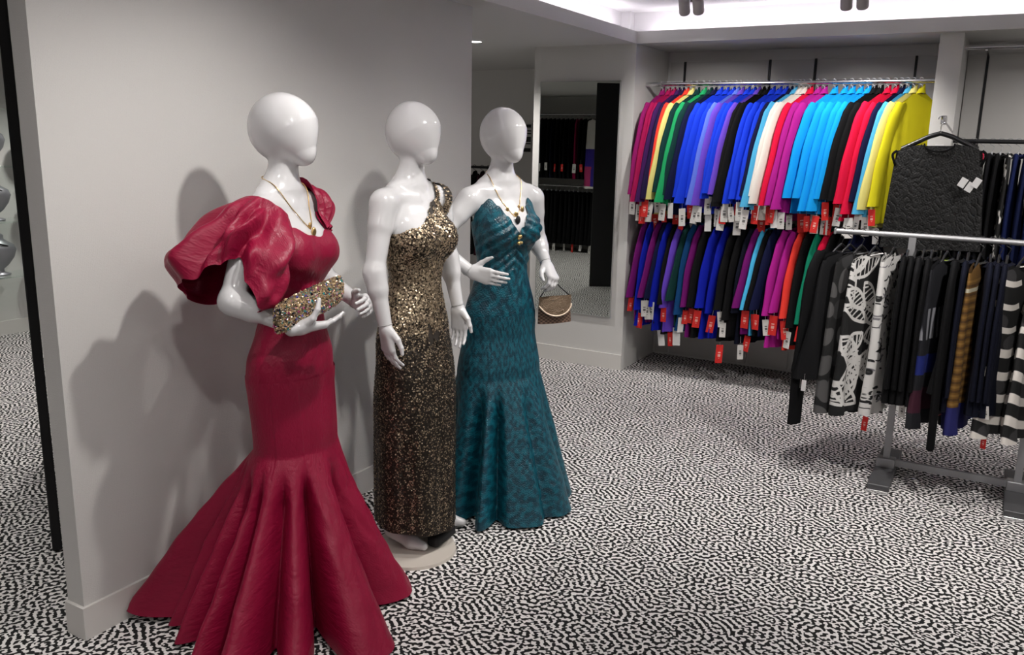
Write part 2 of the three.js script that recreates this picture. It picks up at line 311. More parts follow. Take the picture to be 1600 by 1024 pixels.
// hand: wrist at the origin, fingers along f, palm normal n (fingers curl towards n), thumb side s
function handPrims(w, f, n, left, curl, thumb = {}) {
  const F = V(...f).normalize(), Nn = V(...n).normalize(); Nn.sub(F.clone().multiplyScalar(Nn.dot(F))).normalize();
  const S = new THREE.Vector3().crossVectors(F, Nn).multiplyScalar(left ? -1 : 1); // thumb side
  const P = (a, b, c) => [w[0] + S.x * a + F.x * b + Nn.x * c, w[1] + S.y * a + F.y * b + Nn.y * c, w[2] + S.z * a + F.z * b + Nn.z * c];
  const palm = [], fingers = [];
  const K = [[.026, .088, .03, .024, .02, .0082], [.0085, .092, .034, .026, .021, .0084], [-.009, .089, .031, .024, .02, .0079], [-.0255, .081, .025, .018, .017, .007]];
  palm.push(cone(P(0, -.02, 0), P(0, .012, 0), .0235, .023));
  K.forEach(([x, y, a, b, c, r], i) => {
    palm.push(cone(P(x * .6, .01, 0), P(x, y - .005, -.002), .015, .0115));
    const cu = Array.isArray(curl) ? curl[i] : curl, sp = x * (thumb.spread ?? 1.2); let ang = cu[0], p = [x, y - .004, -.001], q; const ch = [];
    [a, b, c].forEach((l, k) => { q = [p[0] + sp * l * .8, p[1] + Math.cos(ang) * l, p[2] + Math.sin(ang) * l]; ch.push(cone(P(...p), P(...q), r * (1 - k * .1), r * (.93 - k * .12))); p = q; ang += cu[k + 1] ?? 0; });
    fingers.push(ch);
  });
  const t0 = thumb.p ?? [[.022, .018, .006], [.045, .045, .014], [.055, .075, .018], [.058, .098, .016]];
  fingers.push([cone(P(...t0[0]), P(...t0[1]), .0165, .012), cone(P(...t0[1]), P(...t0[2]), .011, .0092), cone(P(...t0[2]), P(...t0[3]), .0092, .0066)]);
  return { palm, fingers, P };
}
function handGeo(w, f, n, left, curl, thumb) {
  const { palm, fingers } = handPrims(w, f, n, left, curl, thumb);
  const sdf = (x, y, z) => {
    let d = 1; for (const p of palm) d = smin(d, p(x, y, z), .016);
    let m = 1; for (const ch of fingers) { let e = 1; for (const p of ch) e = smin(e, p(x, y, z), .004); m = Math.min(m, e); }
    return smin(d, m, .007);
  };
  const R = .21; return surfaceNets(sdf, w.map(v => v - R), w.map(v => v + R), .0032);
}
// arms: [shoulder, elbow, wrist]; feet: list of [ankle, ball, toe]
function bodyGeo(arms, hands, legs, headTurn = 0) {
  const prims = [];
  for (const [s, e, w] of arms) {
    prims.push([cone(s, e, .045, .037), .03]); prims.push([cone(e, w, .0365, .0245), .025]);
    prims.push([cone([s[0] * .2, 1.475, -.03], [s[0] * .95, s[1] + .012, s[2]], .036, .034), .045]);
    const mid = [lerp(s[0], e[0], .3), lerp(s[1], e[1], .3), lerp(s[2], e[2], .3)]; prims.push([cone(s, mid, .047, .044), .02]);
    const fm = [lerp(e[0], w[0], .28), lerp(e[1], w[1], .28), lerp(e[2], w[2], .28)]; prims.push([cone(e, fm, .036, .0385), .02]);
  }
  for (const [hip, knee, ank, ball, toe] of legs) { prims.push([cone(hip, knee, THIGH, KNEE), .03]); prims.push([cone(knee, ank, KNEE, ANKLE), .03]); prims.push([cone([ank[0], ank[1] - .03, ank[2] - .02], ball, .036, .028), .03]); prims.push([cone(ball, toe, .029, .017), .02]); }
  prims.push([cone([0, 1.42, -.028], [0, 1.6, -.006], .055, .046), .05]);
  // collar bones
  for (const s of [-1, 1]) prims.push([cone([s * .03, 1.425, .028], [s * .14, 1.44, .0], .011, .012), .028]);
  const hc = Math.cos(headTurn), hs = Math.sin(headTurn), X = .8;
  const cran = ell([0, 1.673, -.012], [.102, .112, .118]), jaw = cone([0, 1.665, .03], [0, 1.594, .066], .08, .041);
  const head = (x, y, z) => { const a = x * hc - z * hs, b = x * hs + z * hc, q = a / X; return smin(cran(q, y, b), jaw(q, y, b), .04) * .86; };
  const sdf = (x, y, z) => {
    let d = torso(x, y, z);
    for (const [p, k] of prims) d = smin(d, p(x, y, z), k);
    if (y > 1.5) d = smin(d, head(x, y, z), .012);
    return d;
  };
  const xs = [-.26, .26], zs = [-.2, .24];
  for (const a of arms) for (const p of a) { xs[0] = Math.min(xs[0], p[0] - .08); xs[1] = Math.max(xs[1], p[0] + .08); zs[0] = Math.min(zs[0], p[2] - .08); zs[1] = Math.max(zs[1], p[2] + .08); }
  const g = surfaceNets(sdf, [xs[0], -.02, zs[0]], [xs[1], 1.84, zs[1]], .0055);
  return { geo: mergeGeometries([g, ...hands.map(h => handGeo(...h))]), sdf };
}
// push a point onto the offset surface of an SDF
function onto(sdf, p, off) {
  let [x, y, z] = p; const e = .002;
  for (let i = 0; i < 14; i++) {
    const d = sdf(x, y, z) - off, gx = sdf(x + e, y, z) - sdf(x - e, y, z), gy = sdf(x, y + e, z) - sdf(x, y - e, z), gz = sdf(x, y, z + e) - sdf(x, y, z - e), l = Math.hypot(gx, gy, gz) || 1;
    x -= d * gx / l * .8; y -= d * gy / l * .8; z -= d * gz / l * .8;
  }
  return [x, y, z];
}
function poly(pts, closed = false) { const c = new THREE.CatmullRomCurve3(pts.map(p => V(...p)), closed); return t => { const p = c.getPoint(clamp(t, 0, 1)); return [p.x, p.y, p.z]; }; }
// a band of cloth lying on the body between two guide curves
function bandOn(sdf, A, B, nu, nv, off, ruffle = 0) {
  const a = poly(A), b = poly(B);
  return grid(nu, nv, (u, v) => { const p = a(u), q = b(u), m = [0, 1, 2].map(k => lerp(p[k], q[k], v)); return onto(sdf, m, off + ruffle * (Math.sin(v * 19 + u * 2) * .5 + .5)); }, false, (u, v) => [v * .15, u * .4]);
}
function tableF(T) { return x => { let i = 0; while (i < T.length - 2 && x > T[i + 1][0]) i++; const t = clamp((x - T[i][0]) / (T[i + 1][0] - T[i][0]), 0, 1), s = t * t * (3 - 2 * t); return lerp(T[i][1], T[i + 1][1], s); }; }
function periodic(T) { // [[deg, value], ...] smooth periodic table
  const n = T.length; return deg => {
    let d = ((deg - T[0][0]) % 360 + 360) % 360 + T[0][0]; let i = 0; while (i < n - 1 && d >= T[i + 1][0]) i++;
    const a = T[i], b = i === n - 1 ? [T[0][0] + 360, T[0][1]] : T[i + 1], t = (d - a[0]) / (b[0] - a[0]), s = t * t * (3 - 2 * t); return lerp(a[1], b[1], s);
  };
}
const wrapDeg = d => ((d + 180) % 360 + 360) % 360 - 180;

// fabrics
const crinkle = (() => { const n = 512, a = waveField(n, 4, 14, 50), b = waveField(n, 15, 60, 50); return dataTex(n, (u, v, i, j) => { const o = j * n + i, t = clamp(128 + (1 - Math.abs(a[o]) * 1.2) * 48 + b[o] * 16, 0, 255); return [t, t, t]; }); })();
M.crimson = phy({ color: lin(.27, .004, .036), roughness: .45, specularIntensity: .7, sheen: .5, sheenColor: lin(.45, .015, .07), sheenRoughness: .4, bumpMap: withRepeat(crinkle, 2.6), bumpScale: .0016, side: THREE.DoubleSide });
const brocade = (() => {
  const n = 512, a = waveField(n, 4, 13, 50), b = waveField(n, 20, 60, 50);
  return { map: dataTex(n, (u, v, i, j) => { const o = j * n + i, s = clamp(.5 + (b[o] * .26 + a[o] * .5) * .9, 0, 1); return [lerp(0, 4, s), lerp(50, 88, s), lerp(65, 104, s)]; }, true), bump: dataTex(n, (u, v, i, j) => { const o = j * n + i, s = clamp(128 + b[o] * 45 + a[o] * 25, 0, 255); return [s, s, s]; }) };
})();
const mapRep = (t, s) => { const c = t.clone(); c.repeat.set(s, s); c.needsUpdate = true; return c; };
M.teal = phy({ map: mapRep(brocade.map, 2.4), roughness: .4, sheen: .5, sheenColor: lin(.0, .18, .22), sheenRoughness: .4, bumpMap: mapRep(brocade.bump, 2.4), bumpScale: .0018, side: THREE.DoubleSide });
M.sequinBase = std({ color: lin(.022, .016, .011), roughness: .7, side: THREE.DoubleSide });
M.sequin = std({ color: 0xffffff, roughness: .38, metalness: .85, side: THREE.DoubleSide });

function mannequin(label, pos, rot, arms, hands, legs, headTurn) {
  const t = thing('mannequin', label, 'mannequin', pos, rad(rot));
  const { geo, sdf } = bodyGeo(arms, hands, legs, headTurn); mesh('body', geo, M.mannequin, t);
  for (const [, e, w] of arms) {
    const d = V(w[0] - e[0], w[1] - e[1], w[2] - e[2]).normalize(), g = new THREE.TorusGeometry(.0262, .0013, 6, 36); g.applyQuaternion(new THREE.Quaternion().setFromUnitVectors(V(0, 0, 1), d)); g.translate(w[0] - d.x * .012, w[1] - d.y * .012, w[2] - d.z * .012);
    mesh('wrist_seam', g, M.mirrorEdge, t);
  }
  return { t, sdf };
}

// ---- crimson gown
const m1Pos = [-2.05, 0, -2.1], m1Rot = 98;
const m1Arms = [[[-.168, 1.395, -.012], [-.295, 1.15, .0], [-.185, 1.06, .155]], [[.168, 1.395, -.012], [.255, 1.15, -.05], [.16, 1.085, .16]]];
const m1 = mannequin('white egg-headed mannequin in a crimson puff-sleeved gown with a train', m1Pos, m1Rot, m1Arms, [
  [m1Arms[0][2], [.82, .0, .45], [.1, .95, -.3], false, [[.25, .2, .15], [.22, .2, .15], [.2, .2, .15], [.15, .2, .15]], { p: [[.022, .018, .008], [.046, .035, .02], [.06, .05, .045], [.062, .06, .075]], spread: .5 }],
  [m1Arms[1][2], [-.55, .1, .8], [-.6, -.3, -.6], true, [[.5, .5, .4], [.5, .5, .4], [.5, .5, .4], [.5, .5, .4]]]], LEGS, .08);
{
  const g = new THREE.Group(); g.name = 'gown'; g.userData.label = 'crimson taffeta gown with mermaid skirt and long pleated train'; m1.t.add(g);
  // bodice: square neckline, off the right shoulder, up over the left
  const top = periodic([[-180, 1.33], [-120, 1.345], [-80, 1.365], [-45, 1.362], [-18, 1.335], [10, 1.325], [30, 1.345], [50, 1.4], [95, 1.4], [130, 1.39], [160, 1.35]]);
  mesh('bodice', grid(120, 70, (u, v) => {
    const d = u * 360 - 180, th = rad(d), y = lerp(top(d), .8, v); const [r, zc] = torsoR(y, th);
    const wr = .004 * smooth(1.0, 1.12, y) * smooth(1.3, 1.15, y) * Math.sin(y * 95 + d * .05) + .002 * N3(d * .1, y * 20, 1);
    const R = r + .009 + wr + .007 * smooth(1.0, .9, y); return [R * Math.sin(th), y, zc + R * Math.cos(th)];
  }, true, (u, v) => [u * 1.0, v * .55]), M.crimson, g);
  // skirt: fitted to the knee, then pleated out to a floor-length train
  const rotOff = m1Rot - 90, hemR = periodic([[-180, .36], [-140, .33], [-100, .34], [-60, .38], [-38, .4], [-20, .37], [-6, .38], [14, .52], [40, .62], [75, .68], [100, .66], [112, .6], [124, .57], [134, .6], [143, .52], [152, .43], [165, .38]]);
  const valleys = [[-70, 10, .4], [-8, 9, .55], [37, 6, .75], [60, 7, .55], [80, 5, .5], [97, 8, .6], [114, 6, .5], [125, 4, .25], [168, 10, .3], [-115, 12, .3], [-150, 12, .3]];
  const hipR = (y, th) => { const [r, zc] = torsoR(Math.max(y, .8), th), k = smooth(.85, .62, y), rr_ = lerp(r + .016, Math.max(r + .012, .13), k); return [rr_, lerp(zc, 0, k)]; };
  mesh('skirt', grid(420, 130, (u, v) => {
    const psi = u * 360 - 180, th = rad(-psi - rotOff);
    const y0 = .86, yJ = .60; let y, r, zc;
    const vj = .26;
    if (v < vj) { y = lerp(y0, yJ, v / vj);[r, zc] = hipR(y, th); r += .003; }
    else {
      const s = (v - vj) / (1 - vj);[r, zc] = hipR(yJ, th); r += .003;
      const RH = hemR(psi), flare = Math.pow(s, 1.12); let R = lerp(r, RH, flare);
      let f = 0; for (const [c, w, a] of valleys) { const d = wrapDeg(psi - c); f += a * Math.exp(-Math.pow(Math.abs(d / w), 1.5)); }
      f = Math.min(f, .7); R *= 1 - f * smooth(0.02, .3, s) * (.55 + .3 * s);
      R += .012 * s * N3(psi * .06, s * 4, 3) + .006 * smooth(0, .3, s) * N3(psi * .2, s * 9, 8);
      y = lerp(yJ, .012, s) + .05 * Math.sin(Math.PI * s) * smooth(80, 120, psi) * smooth(160, 130, psi) + .035 * s * s * smooth(120, 140, psi) * smooth(170, 150, psi);
      y += .012 * f * s; r = R;
    }
    // keep clear of the partition
    const wx = Math.cos(rad(psi)) * r; if (m1Pos[0] + wx < XW + .02) r = (XW + .02 - m1Pos[0]) / Math.cos(rad(psi));
    return [r * Math.sin(th), y, zc + r * Math.cos(th)];
  }, true, (u, v) => [u * 2.4, v * .9]), M.crimson, g);
  // puff sleeve on the right arm: gathered band above, two big lobes hanging either side of the arm
  const A = V(-.15, 1.375, .0), ax = V(-.62, -.78, -.05).normalize(), e1 = V(0, 0, 1), e2 = new THREE.Vector3().crossVectors(ax, e1).normalize(); e1.crossVectors(e2, ax).normalize();
  const slR = periodic([[0, .155], [45, .135], [90, .085], [135, .15], [165, .235], [195, .25], [225, .18], [265, .11], [305, .082], [335, .12]]), slL = periodic([[0, .25], [45, .26], [90, .22], [180, .25], [230, .25], [268, .2], [303, .145], [335, .2]]);
  mesh('sleeve', grid(160, 60, (u, v) => {
    const ph = u * 360, a = rad(ph), bul = Math.pow(Math.sin(Math.PI * (.03 + .72 * v)), .7), R = slR(ph);
    let r = .06 + (R - .06) * bul;
    r += bul * (.016 * Math.sin(a * 6 + v * 4) * smooth(0, .25, v) + .05 * N3(Math.cos(a) * 2.2, Math.sin(a) * 2.2, v * 2.6) - .034 * smooth(.09, .15, R) * Math.pow(Math.abs(Math.sin(a * 3.5 + v * 3)), 6) + .008 * Math.sin(a * 13 + v * 6));
    r = Math.max(r, .066); r *= 1 - .16 * smooth(.85, 1, v);
    const p = A.clone().addScaledVector(ax, slL(ph) * v - .06 * (1 - v)).addScaledVector(e1, r * Math.cos(a)).addScaledVector(e2, -r * Math.sin(a));
    p.y -= .04 * bul * Math.abs(Math.cos(a)) * smooth(.05, .15, R); return [p.x, p.y, p.z];
  }, true, (u, v) => [u * 1.0, v * .35]), M.crimson, g);
  // gathered strap over the left shoulder
  mesh('shoulder_strap', bandOn(m1.sdf, [[.06, 1.33, .09], [.085, 1.42, .05], [.075, 1.465, -.02], [.09, 1.42, -.09], [.08, 1.35, -.1]], [[.15, 1.32, .06], [.2, 1.4, .045], [.215, 1.43, -.01], [.2, 1.4, -.06], [.14, 1.33, -.09]], 40, 24, .007, .014), M.crimson, g);
}
function necklace(label, m, pts, pend, big) {
  const t = thing('necklace', label, 'necklace'); t.position.copy(m.t.position); t.rotation.copy(m.t.rotation);
  const path = pts.map(p => onto(m.sdf, p, .003));
  mesh('chain', new THREE.TubeGeometry(new THREE.CatmullRomCurve3(path.map(p => V(...p)), true), 120, .0016, 6, true), M.gold, t);
  for (const [p, r, dark] of pend) {
    const q = onto(m.sdf, p, r * .6), s = new THREE.SphereGeometry(r, 14, 10); s.scale(1, 1.5, .6); s.translate(...q);
    mesh('pendant', s, dark ? M.darkMetal : M.gold, t);
  }
}
necklace('fine gold chain with long gold pendant at the crimson gown neckline', m1, [[0, 1.365, .1], [-.05, 1.42, .07], [-.07, 1.475, -.0], [-.04, 1.51, -.06], [.04, 1.51, -.06], [.07, 1.475, 0], [.05, 1.42, .07]], [[[0, 1.372, .1], .008], [[0, 1.35, .11], .0105]]);

{ const q = onto(m1.sdf, [-.1, 1.45, -.07], 0), g = new THREE.SphereGeometry(.011, 12, 8); g.scale(1.2, .5, .6); g.translate(...q); mesh('shoulder_slot', g, M.blackMatte, m1.t); }
// ---- gold sequin dress
const m2Pos = [-1.955, 0, -2.675], m2Rot = 88;
const m2Arms = [[[-.168, 1.41, -.012], [-.232, 1.165, -.005], [-.225, .96, .04]], [[.168, 1.41, -.012], [.235, 1.17, -.01], [.235, .965, .04]]];
const m2Legs = [[[-.075, .84, -.005], [-.07, .47, -.01], [-.074, .1, -.045], [-.07, .04, .03], [-.068, .034, .092]], [[.075, .84, -.005], [.08, .47, .0], [.13, .1, -.03], [.19, .035, .03], [.215, .028, .085]]];
const m2 = mannequin('white egg-headed mannequin in the gold sequin one-shoulder dress', m2Pos, m2Rot, m2Arms, [
  [m2Arms[0][2], [.05, -1, .12], [.8, 0, .2], false, [[.25, .35, .25], [.2, .3, .25], [.2, .3, .25], [.15, .3, .2]]],
  [m2Arms[1][2], [-.02, -1, .1], [-.8, 0, .2], true, [[.25, .35, .25], [.2, .3, .25], [.2, .3, .25], [.15, .3, .2]]]], m2Legs, -.1);
{
  const g = new THREE.Group(); g.name = 'dress'; g.userData.label = 'gold and bronze sequin one-shoulder column dress'; m2.t.add(g);
  const top = periodic([[-180, 1.3], [-120, 1.3], [-80, 1.3], [-50, 1.325], [-20, 1.36], [0, 1.39], [20, 1.412], [40, 1.42], [90, 1.4], [130, 1.39], [160, 1.34]]);
  const prof = tableF([[.0, .165], [.3, .165], [.6, .168], [.8, .172]]), profB = tableF([[.0, .15], [.3, .148], [.6, .145], [.8, .125]]);
  const surf = (u, v) => {
    const d = u * 360 - 180, th = rad(d), y = lerp(top(d), .1 - .02 * Math.cos(rad(d - 60)), v); const [r, zc] = torsoR(Math.max(y, .8), th), k = smooth(.92, .74, y);
    const a = prof(y), b = profB(y), sk = 1 / Math.hypot(Math.sin(th) / a, Math.cos(th) / b);
    let R = lerp(r, sk, k) + .009 + .005 * smooth(.7, .4, y) * Math.sin(th * 7) + .004 * N3(d * .05, y * 4, 2); return [R * Math.sin(th), y, lerp(zc, 0, k) + R * Math.cos(th)];
  };
  mesh('fabric', grid(140, 120, surf, true), M.sequinBase, g);
  const straps = [
    [[[.05, 1.37, .08], [.075, 1.43, .045], [.085, 1.46, -.02], [.08, 1.42, -.08], [.06, 1.36, -.1]], [[.085, 1.36, .08], [.105, 1.42, .05], [.11, 1.455, -.02], [.105, 1.41, -.08], [.09, 1.35, -.09]]],
    [[[.115, 1.36, .07], [.14, 1.41, .045], [.15, 1.45, -.015], [.14, 1.41, -.06], [.12, 1.36, -.08]], [[.145, 1.34, .06], [.175, 1.4, .04], [.185, 1.445, -.015], [.175, 1.4, -.05], [.15, 1.35, -.075]]]];
  const P = [], N = [];
  straps.forEach(([a, b]) => { const geo = bandOn(m2.sdf, a, b, 30, 6, .006); mesh('strap', geo, M.sequinBase, g); const q = geo.attributes.position, n = geo.attributes.normal; for (let i = 0; i < q.count; i++) { P.push([q.getX(i), q.getY(i), q.getZ(i)]); N.push([n.getX(i), n.getY(i), n.getZ(i)]); } });
  const disc = new THREE.CircleGeometry(.0036, 6), rows = 186, cols = 150, mats = [], cols3 = [], tmp = new THREE.Object3D(), up = V(0, 0, 1);
  for (let j = 0; j < rows; j++) for (let i = 0; i < cols; i++) {
    const v = (j + rr(-.3, .3) + .5) / rows, u = (i + (j % 2) * .5 + rr(-.25, .25)) / cols % 1, p = surf(u, v), e = .003, a = surf((u + e) % 1, v), b = surf(u, Math.min(1, v + e));
    const n = V(a[0] - p[0], a[1] - p[1], a[2] - p[2]).cross(V(b[0] - p[0], b[1] - p[1], b[2] - p[2])); if (v + e > 1 || n.length() < 1e-12) continue; n.normalize();
    const [, zc] = torsoAt(clamp(p[1], .74, 1.47)); if (n.x * p[0] + n.z * (p[2] - zc) < 0) n.negate();
    P.push(p); N.push([n.x, n.y, n.z]);
  }
  const inst = new THREE.InstancedMesh(disc, M.sequin, P.length), col = new THREE.Color();
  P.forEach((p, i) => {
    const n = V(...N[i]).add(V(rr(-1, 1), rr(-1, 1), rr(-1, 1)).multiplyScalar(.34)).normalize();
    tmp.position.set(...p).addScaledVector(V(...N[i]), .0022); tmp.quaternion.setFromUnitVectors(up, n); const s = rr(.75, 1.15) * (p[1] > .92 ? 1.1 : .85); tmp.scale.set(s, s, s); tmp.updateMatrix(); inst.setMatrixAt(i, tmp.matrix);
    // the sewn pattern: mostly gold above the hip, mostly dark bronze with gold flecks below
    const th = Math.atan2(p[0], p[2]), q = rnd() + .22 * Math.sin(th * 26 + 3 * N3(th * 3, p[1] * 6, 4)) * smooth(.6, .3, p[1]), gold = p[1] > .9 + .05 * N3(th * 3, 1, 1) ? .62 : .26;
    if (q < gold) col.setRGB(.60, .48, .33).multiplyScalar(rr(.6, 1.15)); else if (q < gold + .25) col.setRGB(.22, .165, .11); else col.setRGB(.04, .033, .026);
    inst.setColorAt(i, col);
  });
  inst.name = 'sequins'; inst.userData.kind = 'stuff'; g.add(shade(inst));
  // base plate and black foot mount
  const bp = new THREE.CylinderGeometry(.175, .178, .012, 48); bp.translate(-.06, .006, .03); mesh('base_plate', bp, M.basePlate, m2.t);
  const bm = rbox(.16, .05, .055, .018, 0, 0, 0, 3); bm.rotateY(.1); bm.translate(.05, .038, .095); mesh('foot_mount', bm, M.blackMatte, m2.t);
}

// ---- teal brocade gown
const m3Pos = [-1.885, 0, -3.225], m3Rot = 65;
const m3Arms = [[[-.168, 1.395, -.012], [-.33, 1.215, -.03], [-.205, 1.105, .07]], [[.168, 1.395, -.012], [.225, 1.2, -.045], [.205, 1.105, .055]]];
const m3 = mannequin('white egg-headed mannequin in the teal brocade gown with hand on hip', m3Pos, m3Rot, m3Arms, [
  [m3Arms[0][2], [.55, -.2, .8], [.85, 0, -.5], false, [[.15, .25, .2], [.15, .25, .2], [.15, .25, .2], [.15, .25, .2]], { p: [[.022, .018, .006], [.046, .035, .01], [.066, .055, .012], [.08, .075, .01]], spread: .5 }],
  [m3Arms[1][2], [-.08, -.55, .65], [-.3, -.7, -.5], true, [[.7, .8, .5], [.7, .8, .5], [.7, .8, .5], [.7, .8, .5]]]], LEGS, .1);
{
  const g = new THREE.Group(); g.name = 'gown'; g.userData.label = 'strapless teal brocade gown with sweetheart neckline and front pleat'; m3.t.add(g);
  const top = periodic([[-180, 1.25], [-130, 1.26], [-95, 1.305], [-72, 1.38], [-60, 1.405], [-42, 1.375], [-24, 1.335], [-8, 1.287], [0, 1.262], [8, 1.287], [24, 1.335], [42, 1.375], [60, 1.405], [72, 1.38], [95, 1.305], [130, 1.26]]);
  mesh('bodice', grid(200, 70, (u, v) => {
    const d = u * 360 - 180, th = rad(d), y = lerp(top(d), .86, v), [r, zc] = torsoR(y, th);
    const drape = .005 * smooth(1.06, 1.14, y) * smooth(1.36, 1.3, y) * Math.sin((y * 1.0 + d * .0014 * (d < 0 ? -1 : 1)) * 150) * smooth(110, 60, Math.abs(d));
    const R = r + .01 + drape + .002 * N3(d * .1, y * 20, 5); return [R * Math.sin(th), y, zc + R * Math.cos(th)];
  }, true, (u, v) => [u, v * .5]), M.teal, g);
  const hem = periodic([[-180, .33], [-120, .33], [-60, .33], [-20, .34], [0, .37], [20, .37], [60, .37], [120, .34]]);
  const folds = [[-95, 9, .16], [-58, 6, .3], [-46, 5, -.12], [-34, 5, .26], [10, 8, .16], [50, 10, .12], [85, 9, .18], [130, 14, .15], [-140, 14, .15]];
  mesh('skirt', grid(300, 100, (u, v) => {
    const d = u * 360 - 180, th = rad(d), yJ = .62; let y, r, zc;
    const [r0, z0] = torsoR(Math.max(.8, lerp(.9, yJ, Math.min(1, v / .3))), th);
    if (v < .3) { y = lerp(.9, yJ, v / .3); r = r0 + .013 + .03 * smooth(.84, .62, y); zc = z0; }
    else {
      const s = (v - .3) / .7; y = lerp(yJ, .012, s); let R = lerp(r0 + .043, hem(d), Math.pow(s, .95)), f = 0; for (const [c, w, a] of folds) f += a * Math.exp(-((wrapDeg(d - c) / w) ** 2));
      R *= 1 - f * smooth(0, .35, s); R += .008 * s * N3(d * .08, s * 4, 6); r = R; zc = z0;
    }
    return [r * Math.sin(th), y, zc + r * Math.cos(th)];
  }, true, (u, v) => [u * 2.6, v * 1.2]), M.teal, g);
  const br = []; for (let i = 0; i < 9; i++) { const s = new THREE.SphereGeometry(rr(.005, .009), 10, 8); const q = onto(torso, [rr(-.012, .012), 1.235 + rr(-.025, .025), .12], .018); s.translate(...q); br.push(s); }
  mesh('brooch', merge(br), M.gold, g).userData.label = 'cluster of dark gold beads';
}
necklace('gold necklace with flower links and dark drop above the teal bodice', m3, [[0, 1.33, .1], [-.05, 1.4, .07], [-.07, 1.47, 0], [-.04, 1.51, -.06], [.04, 1.51, -.06], [.07, 1.47, 0], [.05, 1.4, .07]], [[[0, 1.342, .1], .009], [[0, 1.31, .1], .012, true], [[-.035, 1.365, .09], .007], [[.04, 1.36, .09], .009], [[.03, 1.38, .09], .006]]);

// ------------------------------------------------------------------ bags
{ // sequinned clutch across the crimson mannequin's hand
  const t = thing('clutch_bag', 'gold beaded clutch with coloured stones held against the crimson gown', 'clutch bag'); t.position.copy(m1.t.position); t.rotation.copy(m1.t.rotation);
  const c = [-.105, 1.125, .15], rz = .12, ry = -.38, W = .175, Hh = .05, D = .026;
  const place = new THREE.Matrix4().compose(V(...c), new THREE.Quaternion().setFromEuler(new THREE.Euler(.12, ry + .35, rz)), V(1, 1, 1));
  const pt = (u, v) => { // pillow shape: u across both faces, v up
    const side = u < .5 ? 1 : -1, x = (u < .5 ? u * 4 - 1 : 3 - u * 4), y = v * 2 - 1;
    return V(x * W * (1 - .04 * y * y), y * Hh * (1 - .12 * x * x * x * x) + .006 * x, side * D * Math.pow(Math.max(0, 1 - x ** 4), .5) * Math.pow(Math.max(0, 1 - Math.abs(y) ** 3), .5));
  };
  const g = grid(80, 24, (u, v) => { const p = pt(u, v).applyMatrix4(place); return [p.x, p.y, p.z]; }, true); mesh('body', g, std({ color: lin(.12, .085, .045), roughness: .6 }), t);
  const n = 4200, inst = new THREE.InstancedMesh(new THREE.OctahedronGeometry(.0034), std({ color: 0xffffff, roughness: .25, metalness: .6 }), n), o = new THREE.Object3D(), col = new THREE.Color();
  for (let i = 0; i < n; i++) {
    const p = pt(rnd(), rnd()).applyMatrix4(place); o.position.copy(p); o.rotation.set(rr(0, 6), rr(0, 6), rr(0, 6)); const s = rnd() < .1 ? rr(1.4, 2) : rr(.6, 1.1); o.scale.set(s, s, s); o.updateMatrix(); inst.setMatrixAt(i, o.matrix);
    const q = rnd(); q < .6 ? col.setRGB(.62, .46, .27) : q < .72 ? col.setRGB(.75, .7, .62) : q < .82 ? col.setRGB(.02, .02, .03) : q < .88 ? col.setRGB(.05, .4, .42) : q < .93 ? col.setRGB(.12, .12, .4) : col.setRGB(.5, .12, .25); inst.setColorAt(i, col);
  }
  inst.name = 'beading'; inst.userData.kind = 'stuff'; t.add(shade(inst));
}
